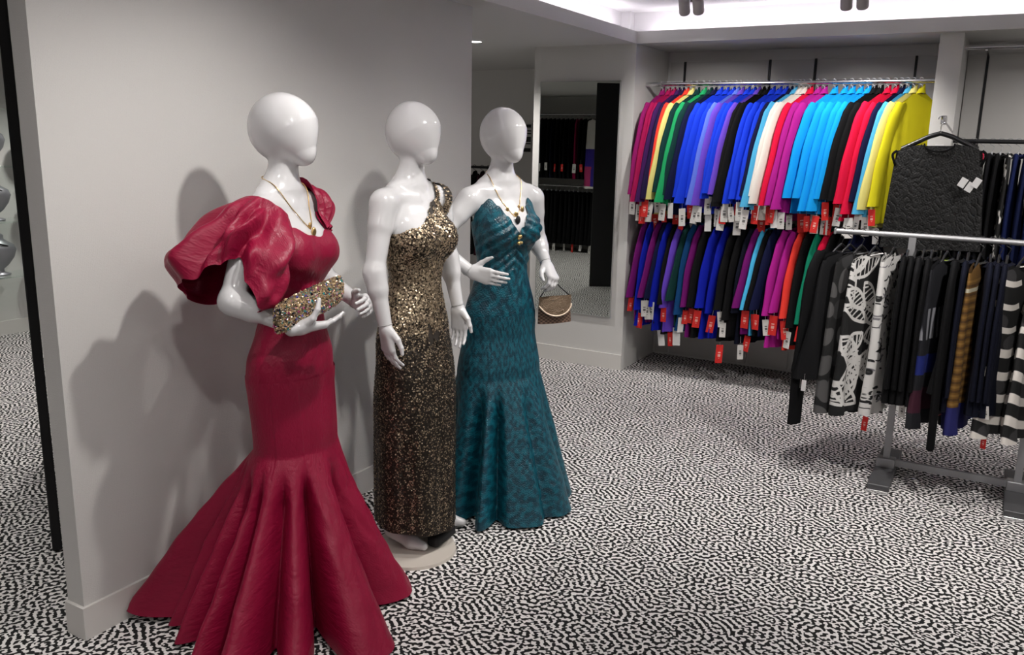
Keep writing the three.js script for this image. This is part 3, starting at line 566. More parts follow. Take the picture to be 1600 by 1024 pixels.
{ // small flap bag hanging from the teal mannequin's left hand
  const t = thing('handbag', 'small bronze flap handbag hanging from the teal mannequin hand', 'handbag'); t.position.copy(m3.t.position); t.rotation.copy(m3.t.rotation);
  const sub = new THREE.Group(); const w = .165, h = .12; const weave = canvasTex(128, 128, (x) => { x.fillStyle = '#6b5547'; x.fillRect(0, 0, 128, 128); for (let i = 0; i < 128; i += 8) for (let j = 0; j < 128; j += 8) { x.fillStyle = ((i + j) / 8) % 2 ? '#3a2c26' : '#8f7663'; x.fillRect(i, j, 5, 5); } });
  const bm = std({ map: weave, roughness: .5, metalness: .25 }), px = .225, py = .845, pz = .1, T = g => { g.rotateZ(.03); g.rotateY(-.25); g.translate(px, py, pz); return g; };
  mesh('body', T(grid(24, 16, (u, v) => { const x = (u - .5) * 2, y = v, bulge = Math.pow(Math.max(0, 1 - x * x), .5); return [x * w / 2 * lerp(1.0, .92, y), y * h, .022 * bulge * (1 - y * .5)]; })), bm, t);
  mesh('back_panel', T(grid(24, 4, (u, v) => { const x = (u - .5) * 2; return [x * w / 2 * lerp(1.0, .92, v), v * h, -.015 * Math.pow(Math.max(0, 1 - x * x), .5)]; })), bm, t);
  const flap = (u, v) => { const x = (u - .5) * 2, lim = .075 * Math.sqrt(Math.max(0, 1 - x * x * .85)) + .012, q = v; return [x * w / 2 * .95, h + .004 - lim * q, .006 + .026 * Math.sqrt(Math.max(0, 1 - x * x)) * Math.min(1, q * 1.6) + .003]; };
  mesh('flap', T(grid(30, 10, flap)), std({ color: lin(.16, .11, .07), roughness: .35, metalness: .5, bumpMap: crinkle, bumpScale: .004 }), t);
  const edge = []; for (let i = 0; i <= 24; i++) edge.push(flap(i / 24, 1)); mesh('trim', T(tube(edge, .0045, 60, 6)), std({ color: lin(.62, .5, .38), roughness: .4, metalness: .4 }), t);
  const st = []; const hand = [.195, 1.045, .11]; const L = V(-w * .44, h, .003).applyAxisAngle(V(0, 0, 1), .03).applyAxisAngle(V(0, 1, 0), -.25).add(V(px, py, pz)), R2 = V(w * .44, h, .003).applyAxisAngle(V(0, 0, 1), .03).applyAxisAngle(V(0, 1, 0), -.25).add(V(px, py, pz));
  mesh('strap', tube([[L.x, L.y, L.z], [lerp(L.x, hand[0], .6), lerp(L.y, hand[1], .6), lerp(L.z, hand[2], .6)], hand, [lerp(R2.x, hand[0], .5), lerp(R2.y, hand[1], .5), lerp(R2.z, hand[2], .5)], [R2.x, R2.y, R2.z]], .0028, 40, 6), M.darkMetal, t);
}

// ------------------------------------------------------------------ garments on hangers
const ORD = ['first', 'second', 'third', 'fourth', 'fifth', 'sixth', 'seventh', 'eighth', 'ninth', 'tenth', 'eleventh', 'twelfth', 'thirteenth', 'fourteenth', 'fifteenth', 'sixteenth', 'seventeenth', 'eighteenth', 'nineteenth', 'twentieth'];
const ord = i => i < 20 ? ORD[i] : i < 29 ? 'twenty-' + ORD[i - 20] : i === 29 ? 'thirtieth' : i < 39 ? 'thirty-' + ORD[i - 30] : i === 39 ? 'fortieth' : 'forty-' + ORD[i - 40];
// origin at the rail; shoulders along local x, thickness along local z
function clothBody(o, nu = 44, nv = 22) {
  const { w = .2, hemW = .24, L = .72, t = .022, hemT = .03, drop = .075, neck = .065, s = 1, slope = .24, pad = .5 } = o;
  return grid(nu, nv, (u, v) => {
    const a = u * 6.2832, c = Math.cos(a), sn = Math.sin(a), vv = v, W = lerp(w, hemW, Math.pow(vv, .8)), x = Math.sign(c) * Math.pow(Math.abs(c), .75) * W;
    const yt = -drop - Math.max(0, Math.abs(x) - neck) * slope - (Math.abs(x) > w * .93 ? .01 : 0), dip = Math.abs(x) < neck ? -.012 : 0, y = lerp(yt + dip, -drop - L, vv) + .012 * vv * N3(x * 9, s * 3, 2);
    const tt = lerp(t * .6, hemT, Math.pow(vv, .6)); let z = Math.sign(sn) * Math.pow(Math.abs(sn), .7) * tt;
    z += vv * .012 * Math.sin(x * 34 + s * 5 + vv * 2) + vv * .008 * Math.sin(x * 71 + s * 9) + .012 * vv * N3(x * 5, y * 4, s * 7);
    return [x, y, z];
  }, true, (u, v, p) => [p[0] / .6 + .5, 1 + (p[1] + drop) / .95]);
}
function sleeveGeo(side, o) {
  const { w = .2, drop = .075, slope = .24, neck = .065, sl = .56, sr = .042, s = 1, out = .045, cuff = .75 } = o;
  const y0 = -drop - (w - neck) * slope + .006, path = poly([[side * (w - .045), y0 + .02, 0], [side * (w - .005), y0 - .05, 0], [side * (w + out * .48), y0 - sl * .5, .004], [side * (w + out - .005 + .01 * Math.sin(s * 5)), y0 - sl, .01 * Math.sin(s * 3)]]);
  return grid(16, 14, (u, v) => { const a = u * 6.2832, p = path(v), r = sr * lerp(.8, cuff, v) * (1 + .06 * Math.sin(v * 17 + s * 4)); return [p[0] + Math.cos(a) * r * (v < .12 ? .7 + v * 2.5 : 1), p[1] + (v < .1 ? .012 * Math.abs(Math.cos(a)) : 0), p[2] + Math.sin(a) * r * .4]; }, true, (u, v) => [u * .25 + .1, 1 - v * .6]);
}
function collarGeo(o, h = .045) { const { drop = .075, cr: r = .06 } = o; return grid(24, 5, (u, v) => { const a = u * 6.2832, rr_ = r * lerp(1.25, .62, Math.pow(v, .7)); return [Math.cos(a) * rr_ - .012 * v, -drop - .016 + v * h * (1 - .28 * Math.cos(a)) - .012 * Math.sin(a) * (1 - v), Math.sin(a) * rr_ * .5]; }, true, (u, v) => [u * .2, v * .05]); }
function hangerGeo(w = .13, drop = .075, rail = .013) {
  const hook = tube([[-.012, -.03, 0], [rail + .004, -.01, 0], [rail + .002, .012, 0], [0, rail + .006, 0], [-rail - .004, .006, 0], [-rail - .006, -.006, 0]].map(([x, y, z]) => [z, y, x]), .0022, 20, 5);
  const stem = rod([0, -.03, -.012], [0, -drop + .01, 0], .0022, 5);
  const arm = s => tube([[0, -drop + .012, 0], [s * .04, -drop - .014, 0], [s * w * .7, -drop - .058, 0], [s * w, -drop - .09, 0]], .006, 14, 6);
  return merge([hook, stem, arm(-1), arm(1)]);
}
const hangGeo = hangerGeo(), tagGeo = rbox(.034, .085, .0016, .0007, 0, -.0425, 0, 1), stringGeo = rod([0, 0, 0], [0, .05, 0], .0008, 4);
const tagPrint = (bg, fg) => canvasTex(64, 128, (x) => { x.fillStyle = bg; x.fillRect(0, 0, 64, 128); x.fillStyle = fg; x.fillRect(20, 50, 24, 8); x.fillRect(20, 66, 24, 18); x.fillRect(26, 92, 12, 4); });
const TAGM = [std({ map: tagPrint('#d9d6d2', '#6d6a68'), roughness: .7 }), std({ map: tagPrint('#d8231f', '#e9aaa0'), roughness: .7 }), M.tagWhite];
const fabric = {};
function cloth(hex, rough = .85) { const k = hex + rough; return fabric[k] ??= phy({ color: new THREE.Color(hex), roughness: rough, sheen: .1, sheenColor: new THREE.Color(hex), sheenRoughness: .5, specularIntensity: .35, bumpMap: weaveBump, bumpScale: .0006, side: THREE.DoubleSide }); }
function variant(o) { return { body: clothBody(o), sleeves: o.sleeveless ? [] : [sleeveGeo(-1, o), sleeveGeo(1, o)], collar: o.collar === false ? null : collarGeo(o, o.ch ?? .045), o }; }
function garment(name, label, category, group, v, mat, pos, turn, { hanger = M.hangerBlack, tags = 1, sleeveMat, swing = 0, tagScale = 1.38, redTags = .45 } = {}) {
  const t = thing(name, label, category, pos, turn, group); t.rotation.order = 'YXZ'; t.rotation.z = swing;
  mesh('garment_body', v.body, mat, t); v.sleeves.forEach(s => mesh('sleeve', s, sleeveMat ?? mat, t)); if (v.collar) mesh('collar', v.collar, mat, t);
  mesh('hanger', hangGeo, hanger, t);
  const { w = .2, L = .72, drop = .075, sl = .56, hemW = .24 } = v.o;
  for (let i = 0; i < tags; i++) {
    const sleeve = v.sleeves.length && rnd() < .75, { out = .045, slope = .24, neck = .065 } = v.o, g = mesh('price_tag', tagGeo, TAGM[rnd() < redTags ? 1 : rnd() < .8 ? 0 : 2], t);
    if (sleeve) g.position.set(w + out - rr(.0, .04), -drop - (w - neck) * slope - sl - rr(.0, .03), rr(-.02, .01)); else g.position.set(hemW * rr(.55, .95), -drop - L - rr(-.01, .02), rr(-.02, .01));
    g.rotation.set(rr(-.08, .08), rr(-.6, .6) - turn + .15, rr(-.12, .12)); g.scale.setScalar(rr(.83, 1.16) * tagScale);
    const sG = mesh('tag_string', stringGeo, M.tagWhite, g); sG.position.y = 0;
  }
  return t;
}
// clothes rails in the recess
function rail(label, x0, x1, y, z, mat, r = .0125, brackets = []) {
  const t = thing('clothes_rail', label, 'rail', [0, 0, 0]);
  mesh('bar', rod([x0, y, z], [x1, y, z], r, 16), mat, t);
  for (const x of brackets) mesh('bracket', box(x - .007, x + .007, y - .02, y + .012, ZB + .02, z), mat, t);
}
const RZ = -5.93, RY = 2.05, RY2 = 1.185;
rail('long chrome rail carrying the upper row of coloured jackets', XP + .002, -.445, RY, RZ, M.chrome, .0135, [-2.17, -1.55, -1.24, -.609]);
rail('chrome rail carrying the lower row of coloured jackets', XP + .002, -.445, RY2, RZ, M.chrome, .0125, [-2.17, -1.55, -1.24, -.609]);
rail('empty chrome rail high in the bay right of the post', -.313, 1.5, 2.235, RZ, M.chrome, .0135, [-.198, .605]);
rail('dark rail with dark clothes in the bay right of the post', -.313, 1.5, 1.695, RZ, M.darkMetal, .0125, [-.198, .605]);
const jacketV = [0, 1, 2, 3].map(i => variant({ w: .195, hemW: .27 + .012 * (i % 2), L: .76 + .03 * (i % 3), t: .015, hemT: .018, sl: .57 + .025 * i, s: i + 1, out: .115, sr: .05, slope: .6, neck: .03, cr: .036, drop: .068, ch: .052, cuff: 1.0 }));
const C = { mag: ['magenta', '#8c1560'], ras: ['raspberry', '#9b0f4a'], pur: ['dark purple', '#3b1750'], npu: ['midnight purple', '#20143c'], ora: ['orange red', '#dc3c2c'], pye: ['pale yellow', '#ddd37e'], dgr: ['dark bottle green', '#0d3432'], grn: ['bright green', '#1f9a5c'], nvy: ['navy', '#0d1236'], blu: ['royal blue', '#153bd2'], per: ['periwinkle', '#5d74d8'], vio: ['violet', '#6745bf'], blk: ['black', '#0b0b0d'], sky: ['sky blue', '#4ba6d2'], crm: ['cream', '#dcd6cd'], red: ['cherry red', '#d4103c'], fuc: ['fuchsia', '#a51c86'], cya: ['bright cyan', '#0b96e4'], yel: ['yellow', '#d3c91f'], dnv: ['dark navy', '#080c1e'], plu: ['plum', '#6c1066'], ind: ['indigo', '#0b1ba0'], pet: ['petrol blue', '#0d3f70'], lbl: ['light blue', '#48b2e2'], cor: ['coral red', '#e23a30'], emr: ['emerald', '#0a7a5c'] };
const upper = 'mag 5,ras 5,ras 3,pur 4,npu 3,ora 4,pye 4,dgr 5,grn 6,dgr 3,nvy 4,blu 5,blu 5,blu 4,per 3,vio 4,blu 5,blu 4,vio 2.5,blk 4,blk 3,blu 5,blu 5,blu 4,nvy 3,sky 3,crm 4,crm 2,red 7,fuc 4,fuc 5,cya 9,cya 5,cya 5,cya 6,cya 4,blk 4,blk 4,red 6,red 4,nvy 4,sky 4,pye 3.5,yel 6'.split(',').map(s => s.split(' '));
const lower = 'plu 6,ind 4,plu 6,nvy 3,ind 4,blk 4,vio 5,dgr 4,pet 4,plu 6,blk 4,ind 8,ind 5,blk 5,blk 5,dnv 5,plu 2.5,lbl 5,blk 3,nvy 4,fuc 7,fuc 3,cor 7,blk 3,emr 7,red 4,blk 5,blk 5,nvy 5'.split(',').map(s => s.split(' '));
function fillRail(list, x0, x1, y, word, V4, rot) {
  const total = list.reduce((a, b) => a + +b[1], 0), count = {}; let acc = 0; const sum = {}; list.forEach(([c]) => sum[c] = (sum[c] ?? 0) + 1);
  list.forEach(([c, w], i) => {
    const x = x0 + (x1 - x0) * (acc + w / 2) / total; acc += +w; const k = count[c] = (count[c] ?? 0) + 1;
    const which = sum[c] > 1 ? `${ord(k - 1)} ${C[c][0]} jacket from the mirror` : `the only ${C[c][0]} jacket`;
    garment('jacket', `${which} on the ${word} rail`, 'jacket', `jackets on the ${word} rail`, V4[Math.floor(rnd() * 4)], cloth(C[c][1]), [x, y, RZ], rad(lerp(-104, rot, clamp(i / 9, 0, 1)) + rr(-2, 2)), { hanger: M.hangerClear, tags: rnd() < .75 ? 1 : 2, swing: rr(-.02, .02) });
  });
}
fillRail(upper, -2.21, -.5, RY, 'upper', jacketV, -124);
const lowV = [0, 1, 2, 3].map(i => variant({ w: .17, hemW: .235 + .01 * i, L: .73 + .025 * ((i * 3) % 4), t: .015, hemT: .02, sl: .5 + .03 * i, s: i + 9, out: .1, sr: .046, ch: .03, slope: .45, cuff: 1.0 }));
fillRail(lower, -2.2, -.72, RY2, 'lower', lowV, -116);
// bay right of the post
const dots = std({ map: canvasTex(128, 256, x => { x.fillStyle = '#0a0a0b'; x.fillRect(0, 0, 128, 256); for (let i = 0; i < 110; i++) { x.fillStyle = '#d8d5cf'; x.beginPath(); x.ellipse(rr(0, 128), rr(0, 256), rr(2, 5), rr(3, 7), rr(0, 3), 0, 6.3); x.fill(); } }), roughness: .85, side: THREE.DoubleSide });
const floral = std({ map: canvasTex(128, 256, x => { x.fillStyle = '#120a0c'; x.fillRect(0, 0, 128, 256); for (let i = 0; i < 26; i++) { x.fillStyle = i % 3 ? '#c4163f' : '#e2577a'; const a = rr(0, 128), b = rr(0, 256); for (let k = 0; k < 5; k++) { x.beginPath(); x.arc(a + 8 * Math.cos(k * 1.26), b + 8 * Math.sin(k * 1.26), 6, 0, 6.3); x.fill(); } } }), roughness: .85, side: THREE.DoubleSide });
const bayV = [0, 1].map(i => variant({ w: .19, hemW: .215, L: .8, t: .02, hemT: .024, sl: .6, s: 20 + i, ch: .02 }));
[[-.26, cloth('#0b0b0d'), 'black'], [-.2, cloth('#0b0b0d'), 'black'], [-.15, floral, 'pink floral print'], [-.10, cloth('#101014'), 'black'], [-.055, cloth('#0b0b0d'), 'black'], [-.01, dots, 'black and white dotted'], [.035, cloth('#0f1a44'), 'navy'], [.08, cloth('#0d1638'), 'navy'], [.13, cloth('#0f1a44'), 'navy'], [.19, cloth('#0b0b0d'), 'black'], [.26, cloth('#0b0b0d'), 'black']].forEach(([x, m, w], i) => {
  garment('blouse', `${w} blouse on the dark rail, ${ord(i)} from the post`, 'blouse', 'dark clothes right of the post', bayV[i % 2], m, [x, 1.695, RZ], rad(-92 + rr(-4, 4)), { hanger: M.hangerClear, tags: i === 9 ? 1 : 0 });
});
// black lace top hung facing out on the post
const laceT = (() => { const n = 256, a = waveField(n, 5, 14, 50), b = waveField(n, 25, 60, 40); const v = (i, j) => { const o = j * n + i; return clamp(.5 + (1 - Math.abs(a[o]) * 1.5) * .4 + b[o] * .2, 0, 1); }; return [dataTex(n, (u, w, i, j) => { const s = lerp(4, 34, Math.pow(v(i, j), 2.4)); return [s, s, s * 1.02]; }, true), dataTex(n, (u, w, i, j) => { const s = 255 * v(i, j); return [s, s, s]; })]; })();
const lace = std({ map: mapRep(laceT[0], 1.3), color: 0xb0b0b0, bumpMap: mapRep(laceT[1], 1.3), bumpScale: .004, roughness: .7, side: THREE.DoubleSide });
{
  const t = thing('lace_top', 'black lace sleeveless top on a black hanger facing out from the post', 'top', [-.371, 1.79, -5.68], rad(4)); t.rotation.z = .02;
  const o = { w: .225, hemW: .275, L: .62, t: .03, hemT: .035, drop: .115, neck: .075, s: 31, slope: .2 };
  mesh('garment_body', clothBody(o, 60, 30), lace, t);
  mesh('shoulder_edge', merge([-1, 1].map(s => tube([[s * .225, -.155, .012], [s * .245, -.175, .02], [s * .235, -.22, .015], [s * .222, -.25, .0]], .008, 16, 6))), cloth('#0b0b0d'), t);
  mesh('neckline', tube(Array.from({ length: 17 }, (_, i) => { const a = i / 16 * Math.PI; return [Math.cos(a) * .08, -.115 - Math.sin(a) * .045, .016 + .02 * Math.sin(a)]; }), .005, 40, 6), cloth('#0b0b0d'), t);
  mesh('neck_label', rbox(.045, .02, .002, .001, 0, -.128, .012), M.tagWhite, t);
  const hook = tube([[0, -.05, 0], [0, -.01, 0], [.02, .012, 0], [.012, .04, 0], [-.012, .04, 0], [-.02, .025, 0]], .003, 30, 6);
  mesh('hook', hook, M.chrome, t);
  const arm = s => { const g = tube([[0, -.055, 0], [s * .06, -.075, 0], [s * .13, -.11, 0], [s * .2, -.145, 0]], .014, 20, 8); g.scale(1, 1, .8); return g; };
  mesh('hanger', merge([arm(-1), arm(1), rod([-.17, -.135, 0], [.17, -.135, 0], .004)]), M.hangerBlack, t);
  [[.14, -.335, .25], [.178, -.345, .3], [.21, -.335, .28]].forEach(([x, y, r], i) => { const g = mesh('price_tag', rbox(.038, .055, .0016, .0007), M.tagWhite, t); g.position.set(x, y + (i === 1 ? -.015 : .0), .06 + i * .004); g.rotation.z = -.5; });
  const h = thing('wall_hook', 'small chrome hook on the post above the black lace top', 'hook', [-.371, 1.815, -5.79]);
  mesh('plate', rbox(.03, .05, .006, .003, 0, 0, .003), M.chrome, h); mesh('arm', tube([[0, 0, .004], [0, -.004, .06], [0, 0, .1], [0, .012, .115]], .005, 20, 8), M.chrome, h);
}
// ------------------------------------------------------------------ free-standing rack
{
  const t = thing('clothes_rack', 'free-standing steel clothes rack with long feet in the right foreground', 'clothes rack', [0, 0, 0]); const z = -4.565, y = 1.232;
  mesh('top_bar', rod([-.715, y, z], [.58, y, z], .0135, 16), M.steel, t); mesh('end_cap', rbox(.012, .032, .032, .004, -.72, y, z), M.steel, t); mesh('end_cap', rbox(.012, .032, .032, .004, .585, y, z), M.steel, t);
  for (const x of [-.362, .222]) {
    mesh('upright', box(x - .016, x + .016, .06, y - .008, z - .013, z + .013), M.steel, t);
    const f = mesh('foot', rbox(.1, .035, .6, .006, x - .0, .03, z - .005), M.footMetal, t);
    mesh('foot_end', merge([rbox(.1, .022, .012, .003, x, .012, z + .302), rbox(.1, .022, .012, .003, x, .012, z - .312)]), M.chrome, f);
    mesh('socket', rbox(.09, .05, .06, .006, x, .07, z), M.steel, t);
  }
  mesh('cross_bar', box(-.362, .222, .058, .092, z - .012, z + .012), M.steel, t);
}
const printMat = (w, h, f, o = {}) => std({ map: canvasTex(w, h, f), roughness: .85, side: THREE.DoubleSide, ...o });
const stroke = (x, c, w, pts) => { x.strokeStyle = c; x.lineWidth = w; x.beginPath(); x.moveTo(...pts[0]); for (const p of pts.slice(1)) p.length === 4 ? x.quadraticCurveTo(...p) : x.lineTo(...p); x.stroke(); };
const P = {
  patch: printMat(256, 384, x => { x.fillStyle = '#0c0c0d'; x.fillRect(0, 0, 256, 384); for (let i = 0; i < 44; i++) { const a = (i % 6) * 44 + rr(0, 20), b = Math.floor(i / 6) * 52 + rr(0, 20); x.save(); x.translate(a, b); x.rotate(rr(-.9, .9)); x.fillStyle = i % 4 ? '#4c4b4b' : '#2b2b2c'; x.beginPath(); x.ellipse(0, 0, rr(12, 20), rr(18, 30), 0, 0, 6.3); x.fill(); x.restore(); } }),
  leaf: printMat(384, 512, x => {
    x.fillStyle = '#0b0b0c'; x.fillRect(0, 0, 384, 512); x.lineCap = 'round';
    for (let i = 0; i < 40; i++) { x.save(); x.translate((i % 5) * 80 + rr(0, 30), Math.floor(i / 5) * 66 + rr(0, 30)); x.rotate(rr(0, 6.28)); const L = rr(90, 150), W = rr(34, 56); stroke(x, '#cfcdca', 9, [[0, 0], [L * .4, -W, L, 0]]); stroke(x, '#cfcdca', 9, [[0, 0], [L * .4, W, L, 0]]); for (let k = 1; k < 7; k++) { const a = k / 7 * L, h = W * .5 * Math.sin(k / 7 * 3.1); stroke(x, '#cfcdca', 5, [[a - 10, -h], [a + 10, h]]); } x.restore(); }
  }),
  marble: printMat(256, 512, x => { x.fillStyle = '#d3d1ce'; x.fillRect(0, 0, 256, 512); for (let i = 0; i < 420; i++) { const a = rr(0, 256), b = rr(0, 512), r = rr(5, 15), q = rr(0, 6.3); stroke(x, i % 4 ? '#141415' : '#77757a', rr(2, 6), [[a, b], [a + r * Math.cos(q + .6), b + r * Math.sin(q + .6), a + r * 1.4 * Math.cos(q), b + r * 1.6 * Math.sin(q)]]); } }),
  geo: printMat(256, 512, x => { x.fillStyle = '#0d0e16'; x.fillRect(0, 0, 256, 512); x.fillStyle = '#8f9096'; for (let k = 0; k < 11; k++) x.fillRect(20 + k * 20, 120, 11, 80); x.fillStyle = '#10206e'; x.fillRect(10, 240, 236, 50); x.fillStyle = '#3c0d24'; x.fillRect(10, 330, 236, 60); x.fillStyle = '#8c1220'; x.fillRect(60, 430, 150, 30); for (let k = 0; k < 9; k++) stroke(x, '#8aa03a', 6, [[20 + k * 26, 500], [36 + k * 26, 470]]); }),
  mustard: printMat(256, 512, x => { x.fillStyle = '#6b4a16'; x.fillRect(0, 0, 256, 512); for (let k = 0; k < 30; k++) { x.fillStyle = k % 2 ? '#4d3210' : '#82602a'; x.fillRect(0, 40 + k * 11, 256, 6); } x.fillStyle = '#b7b09a'; x.fillRect(0, 60, 256, 10); x.fillStyle = '#17195c'; x.fillRect(0, 360, 256, 90); x.fillStyle = '#8d8464'; x.fillRect(0, 450, 256, 20); x.fillStyle = '#141414'; x.fillRect(0, 470, 256, 42); }),
  bold: printMat(256, 512, x => { x.fillStyle = '#0b0b0c'; x.fillRect(0, 0, 256, 512); x.fillStyle = '#333234'; for (let k = 0; k < 9; k++) { x.beginPath(); x.arc(rr(20, 236), 30 + k * 55, 22, 0, 6.3); x.fill(); } for (let k = 0; k < 9; k++) { const y = 24 + k * 58, s = k % 2 ? 1 : -1; stroke(x, '#d9d3cc', k < 3 ? 15 : 22, [[6, y - 20 * s], [70, y + 34, 126, y + 26 * s]]); stroke(x, '#d9d3cc', k < 3 ? 15 : 22, [[140, y + 20], [190, y + 34, 250, y - 16]]); } }),
};
const blk = cloth('#0a0a0c'), dnavy = cloth('#0a0d1c'), char = cloth('#131315');
const rackV = {
  long: variant({ w: .185, hemW: .25, L: .62, t: .02, hemT: .03, drop: .095, sl: .86, s: 41, sr: .048, out: .055, cuff: 1.0, ch: .02 }),
  wide: variant({ w: .19, hemW: .29, L: .64, t: .02, hemT: .045, drop: .095, s: 42, sleeveless: true, ch: .015 }),
  print: variant({ w: .19, hemW: .25, L: .80, t: .02, hemT: .035, drop: .095, s: 43, sleeveless: true, ch: .015 }),
  slim: variant({ w: .15, hemW: .17, L: .80, t: .03, hemT: .045, drop: .09, s: 44, sleeveless: true, collar: false }),
  std: variant({ w: .185, hemW: .23, L: .70, t: .02, hemT: .028, drop: .095, sl: .6, s: 45, sr: .04, ch: .02 }),
};
[['tunic', 'black long-sleeved tunic at the open end of the steel rack', -.685, 'long', blk, -120], ['tunic', 'charcoal flared tunic hanging next to the black long-sleeved tunic', -.645, 'wide', char, -119], ['tunic', 'grey and black patch-print tunic on the steel rack', -.59, 'print', P.patch, -117],
['tunic', 'bold black and white leaf-print tunic on the steel rack', -.525, 'print', P.leaf, -115], ['dress', 'white dress with black flecked print on the steel rack', -.44, 'slim', P.marble, -104],
['blouse', 'black blouse right after the white flecked dress on the rack', -.375, 'std', blk, -91], ['blouse', 'second black blouse after the white flecked dress', -.34, 'std', blk, -91], ['blouse', 'third black blouse after the white flecked dress', -.305, 'std', char, -92], ['blouse', 'fourth black blouse after the white flecked dress', -.27, 'std', blk, -92],
['tunic', 'dark navy tunic with grey stripe block and coloured patches', -.205, 'print', P.geo, -106], ['tunic', 'black tunic with long trailing sleeves mid rack', -.155, 'long', blk, -93], ['blouse', 'black blouse left of the mustard striped knit', -.115, 'std', dnavy, -92],
['sweater', 'mustard striped knit with dark blue band on the rack', -.065, 'print', P.mustard, -99], ['blouse', 'dark navy blouse right of the mustard knit', -.022, 'std', dnavy, -90], ['blouse', 'second dark navy blouse right of the mustard knit', .012, 'std', dnavy, -90], ['blouse', 'third dark navy blouse beside the bold striped tunic', .045, 'std', dnavy, -92],
['tunic', 'black tunic with bold curved white stripes near the rack upright', .115, 'print', P.bold, -116], ['tunic', 'second bold white-striped black tunic at the picture edge', .2, 'print', P.bold, -104], ['blouse', 'black blouse beyond the bold striped tunics', .29, 'std', blk, -95]].forEach(([n, l, x, v, m, r]) => {
  garment(n, l, n, 'dark and printed clothes on the steel rack', rackV[v], m, [x, 1.232, -4.565], rad(r + rr(-2, 2)), { hanger: M.hangerBlack, tags: rnd() < .7 ? 1 : 0, tagScale: .8, redTags: .08 });
});
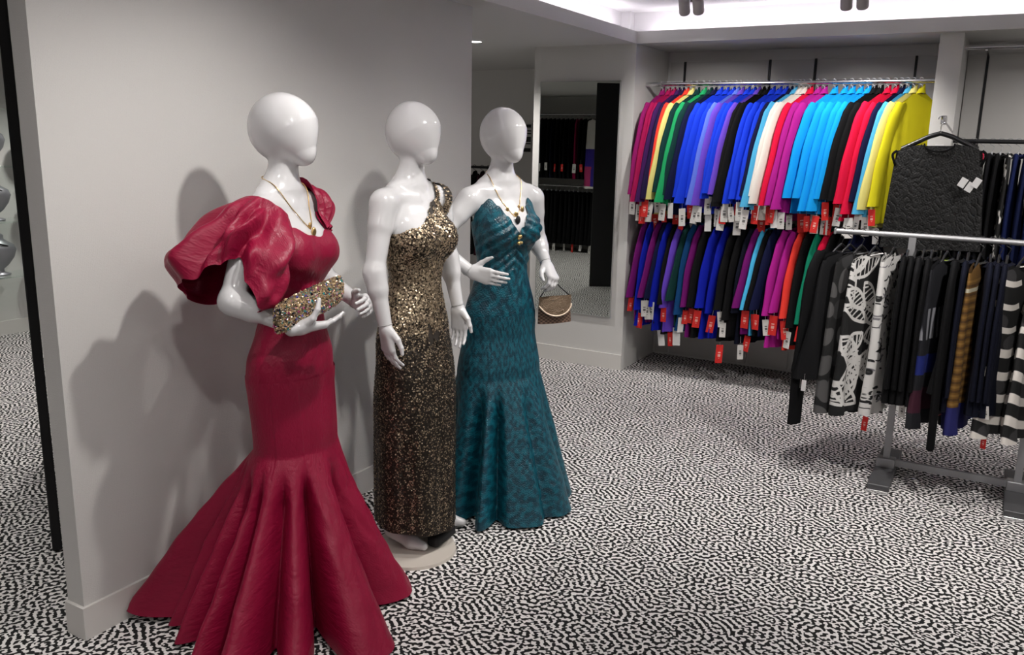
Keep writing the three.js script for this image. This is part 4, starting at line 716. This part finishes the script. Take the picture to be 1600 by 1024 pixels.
// ------------------------------------------------------------------ back room: dark clothes wall (seen in the mirror), corridor rack, jewellery shelves
{
  const z = .42;
  rail2('chrome rail with long dark clothes in the back room', 2.03); rail2('low chrome rail with dark trousers in the back room', .98);
  function rail2(label, y) { const t = thing('clothes_rail', label, 'rail', [0, 0, 0]); mesh('bar', rod([-6.95, y, z], [-4.3, y, z], .013), M.chrome, t); for (const x of [-6.9, -5.6, -4.35]) mesh('bracket', box(x - .008, x + .008, y - .02, y + .012, z, .75), M.chrome, t); }
  const hi = variant({ w: .19, hemW: .22, L: .86, t: .022, hemT: .03, sl: .6, s: 51, ch: .03 }), lo = variant({ w: .17, hemW: .19, L: .78, t: .022, hemT: .03, s: 52, sleeveless: true, collar: false });
  for (let i = 0; i < 34; i++) { const x = -6.85 + i * .074, m = i === 17 ? cloth('#8c1545') : i % 5 === 2 ? dnavy : blk; garment('coat', i === 17 ? 'dark pink coat among the black coats reflected in the mirror' : 'black coat on the high rail reflected in the mirror', 'coat', i === 17 ? 'pink coat reflected' : 'black coats in the back room', hi, m, [x, 2.03, z], rad(90 + rr(-6, 6)), { hanger: M.hangerClear, tags: i % 2 }); }
  for (let i = 0; i < 34; i++) { const x = -6.85 + i * .074, b = i === 8; garment('trousers', b ? 'beige trousers among the dark ones reflected in the mirror' : 'black trousers on the low rail reflected in the mirror', 'trousers', b ? 'beige trousers reflected' : 'black trousers in the back room', lo, b ? cloth('#8d8374') : blk, [x, .98, z], rad(90 + rr(-6, 6)), { hanger: M.hangerClear, tags: i % 2 }); }
  const dip = printMat(64, 256, x => { x.fillStyle = '#cfccc8'; x.fillRect(0, 0, 64, 120); x.fillStyle = '#2c1a86'; x.fillRect(0, 112, 64, 90); x.fillStyle = '#a32a62'; x.fillRect(36, 180, 28, 76); x.fillStyle = '#2c1a86'; x.fillRect(0, 190, 38, 66); });
  garment('dress', 'white and violet dress hung facing out, reflected in the mirror', 'dress', undefined, variant({ w: .17, hemW: .2, L: .98, t: .03, hemT: .04, s: 53, sleeveless: true, collar: false }), dip, [-5.2, 2.03, .12], rad(200), { tags: 0 });
  // corridor rack behind the partition
  const t = thing('clothes_rack', 'small black clothes rack in the corridor behind the teal mannequin', 'clothes rack', [-4.17, 0, -6.7]);
  mesh('top_bar', rod([-.45, 1.4, 0], [.16, 1.4, 0], .012), M.darkMetal, t); for (const x of [-.43, .14]) { mesh('upright', rod([x, .02, 0], [x, 1.4, 0], .012), M.darkMetal, t); mesh('foot', rbox(.04, .02, .4, .006, x, .01, 0), M.darkMetal, t); }
  const cv = variant({ w: .18, hemW: .21, L: .7, t: .025, hemT: .035, sl: .55, s: 55 });
  [['black', '#0a0a0c', .1], ['dark maroon', '#2a0c18', .03], ['black', '#0a0a0c', -.05], ['black', '#0d0d12', -.14], ['black', '#0a0a0c', -.24]].forEach(([w, c, x], i) => garment('jacket', `${w} jacket on the small corridor rack, ${ord(i)} from the mirror panel`, 'jacket', 'jackets on the corridor rack', cv, cloth(c), [-4.17 + x, 1.4, -6.7], rad(-70), { tags: 0 }));
  // sign on the corridor wall
  const s = thing('wall_sign', 'small black barred sign on the dark corridor wall', 'sign', [-4.09, 1.535, -7.4]); mesh('board', rbox(.16, .27, .012, .003, 0, .135, .007), M.backPanel, s);
  [[.245, .03], [.2, .012], [.175, .012], [.12, .05], [.08, .012], [.02, .035]].forEach(([y, h]) => mesh('bar', box(-.06, .07, y - h / 2, y + h / 2, .012, .015), M.blackMatte, s));
}
{
  const prof = [[0, 0], [.075, 0], [.08, .012], [.03, .03], [.028, .06], [.07, .1], [.115, .17], [.135, .24], [.12, .29], [.07, .325], [.045, .35], [.045, .385], [.03, .4], [0, .402]].map(p => new THREE.Vector2(...p));
  const bust = new THREE.LatheGeometry(prof, 36); bust.scale(.62, .82, 1);
  [1.8, 1.37, .945, .515].forEach((y, i) => {
    const t = thing('glass_shelf', `glass wall shelf, ${ORD[i]} from the top at the left edge`, 'shelf', [-6.99, y, -3.9], 0, 'glass jewellery shelves'); mesh('plate', rbox(.3, .012, 1.4, .003, .15, 0, 0), M.glass, t); mesh('bracket', merge([-.5, .5].map(z => rbox(.26, .012, .02, .003, .13, -.012, z))), M.chrome, t);
    [0, -.42, .42].forEach((dz, k) => { const b = thing('jewellery_bust', `silver grey necklace bust on the ${['top', 'second', 'third', 'lowest'][i]} glass shelf, ${['middle', 'right', 'left'][k]} one`, 'display bust', [-6.83, y + .006, -3.82 + dz], 0, 'necklace busts on glass shelves'); mesh('form', bust, M.silverBust, b); const n = new THREE.TorusGeometry(.07, .006, 8, 32); n.rotateX(1.2); n.scale(.8, 1, 1.1); n.translate(.02, .245, 0); mesh('necklace', n, M.darkMetal, b); });
  });
}
renderer.render(scene, camera);
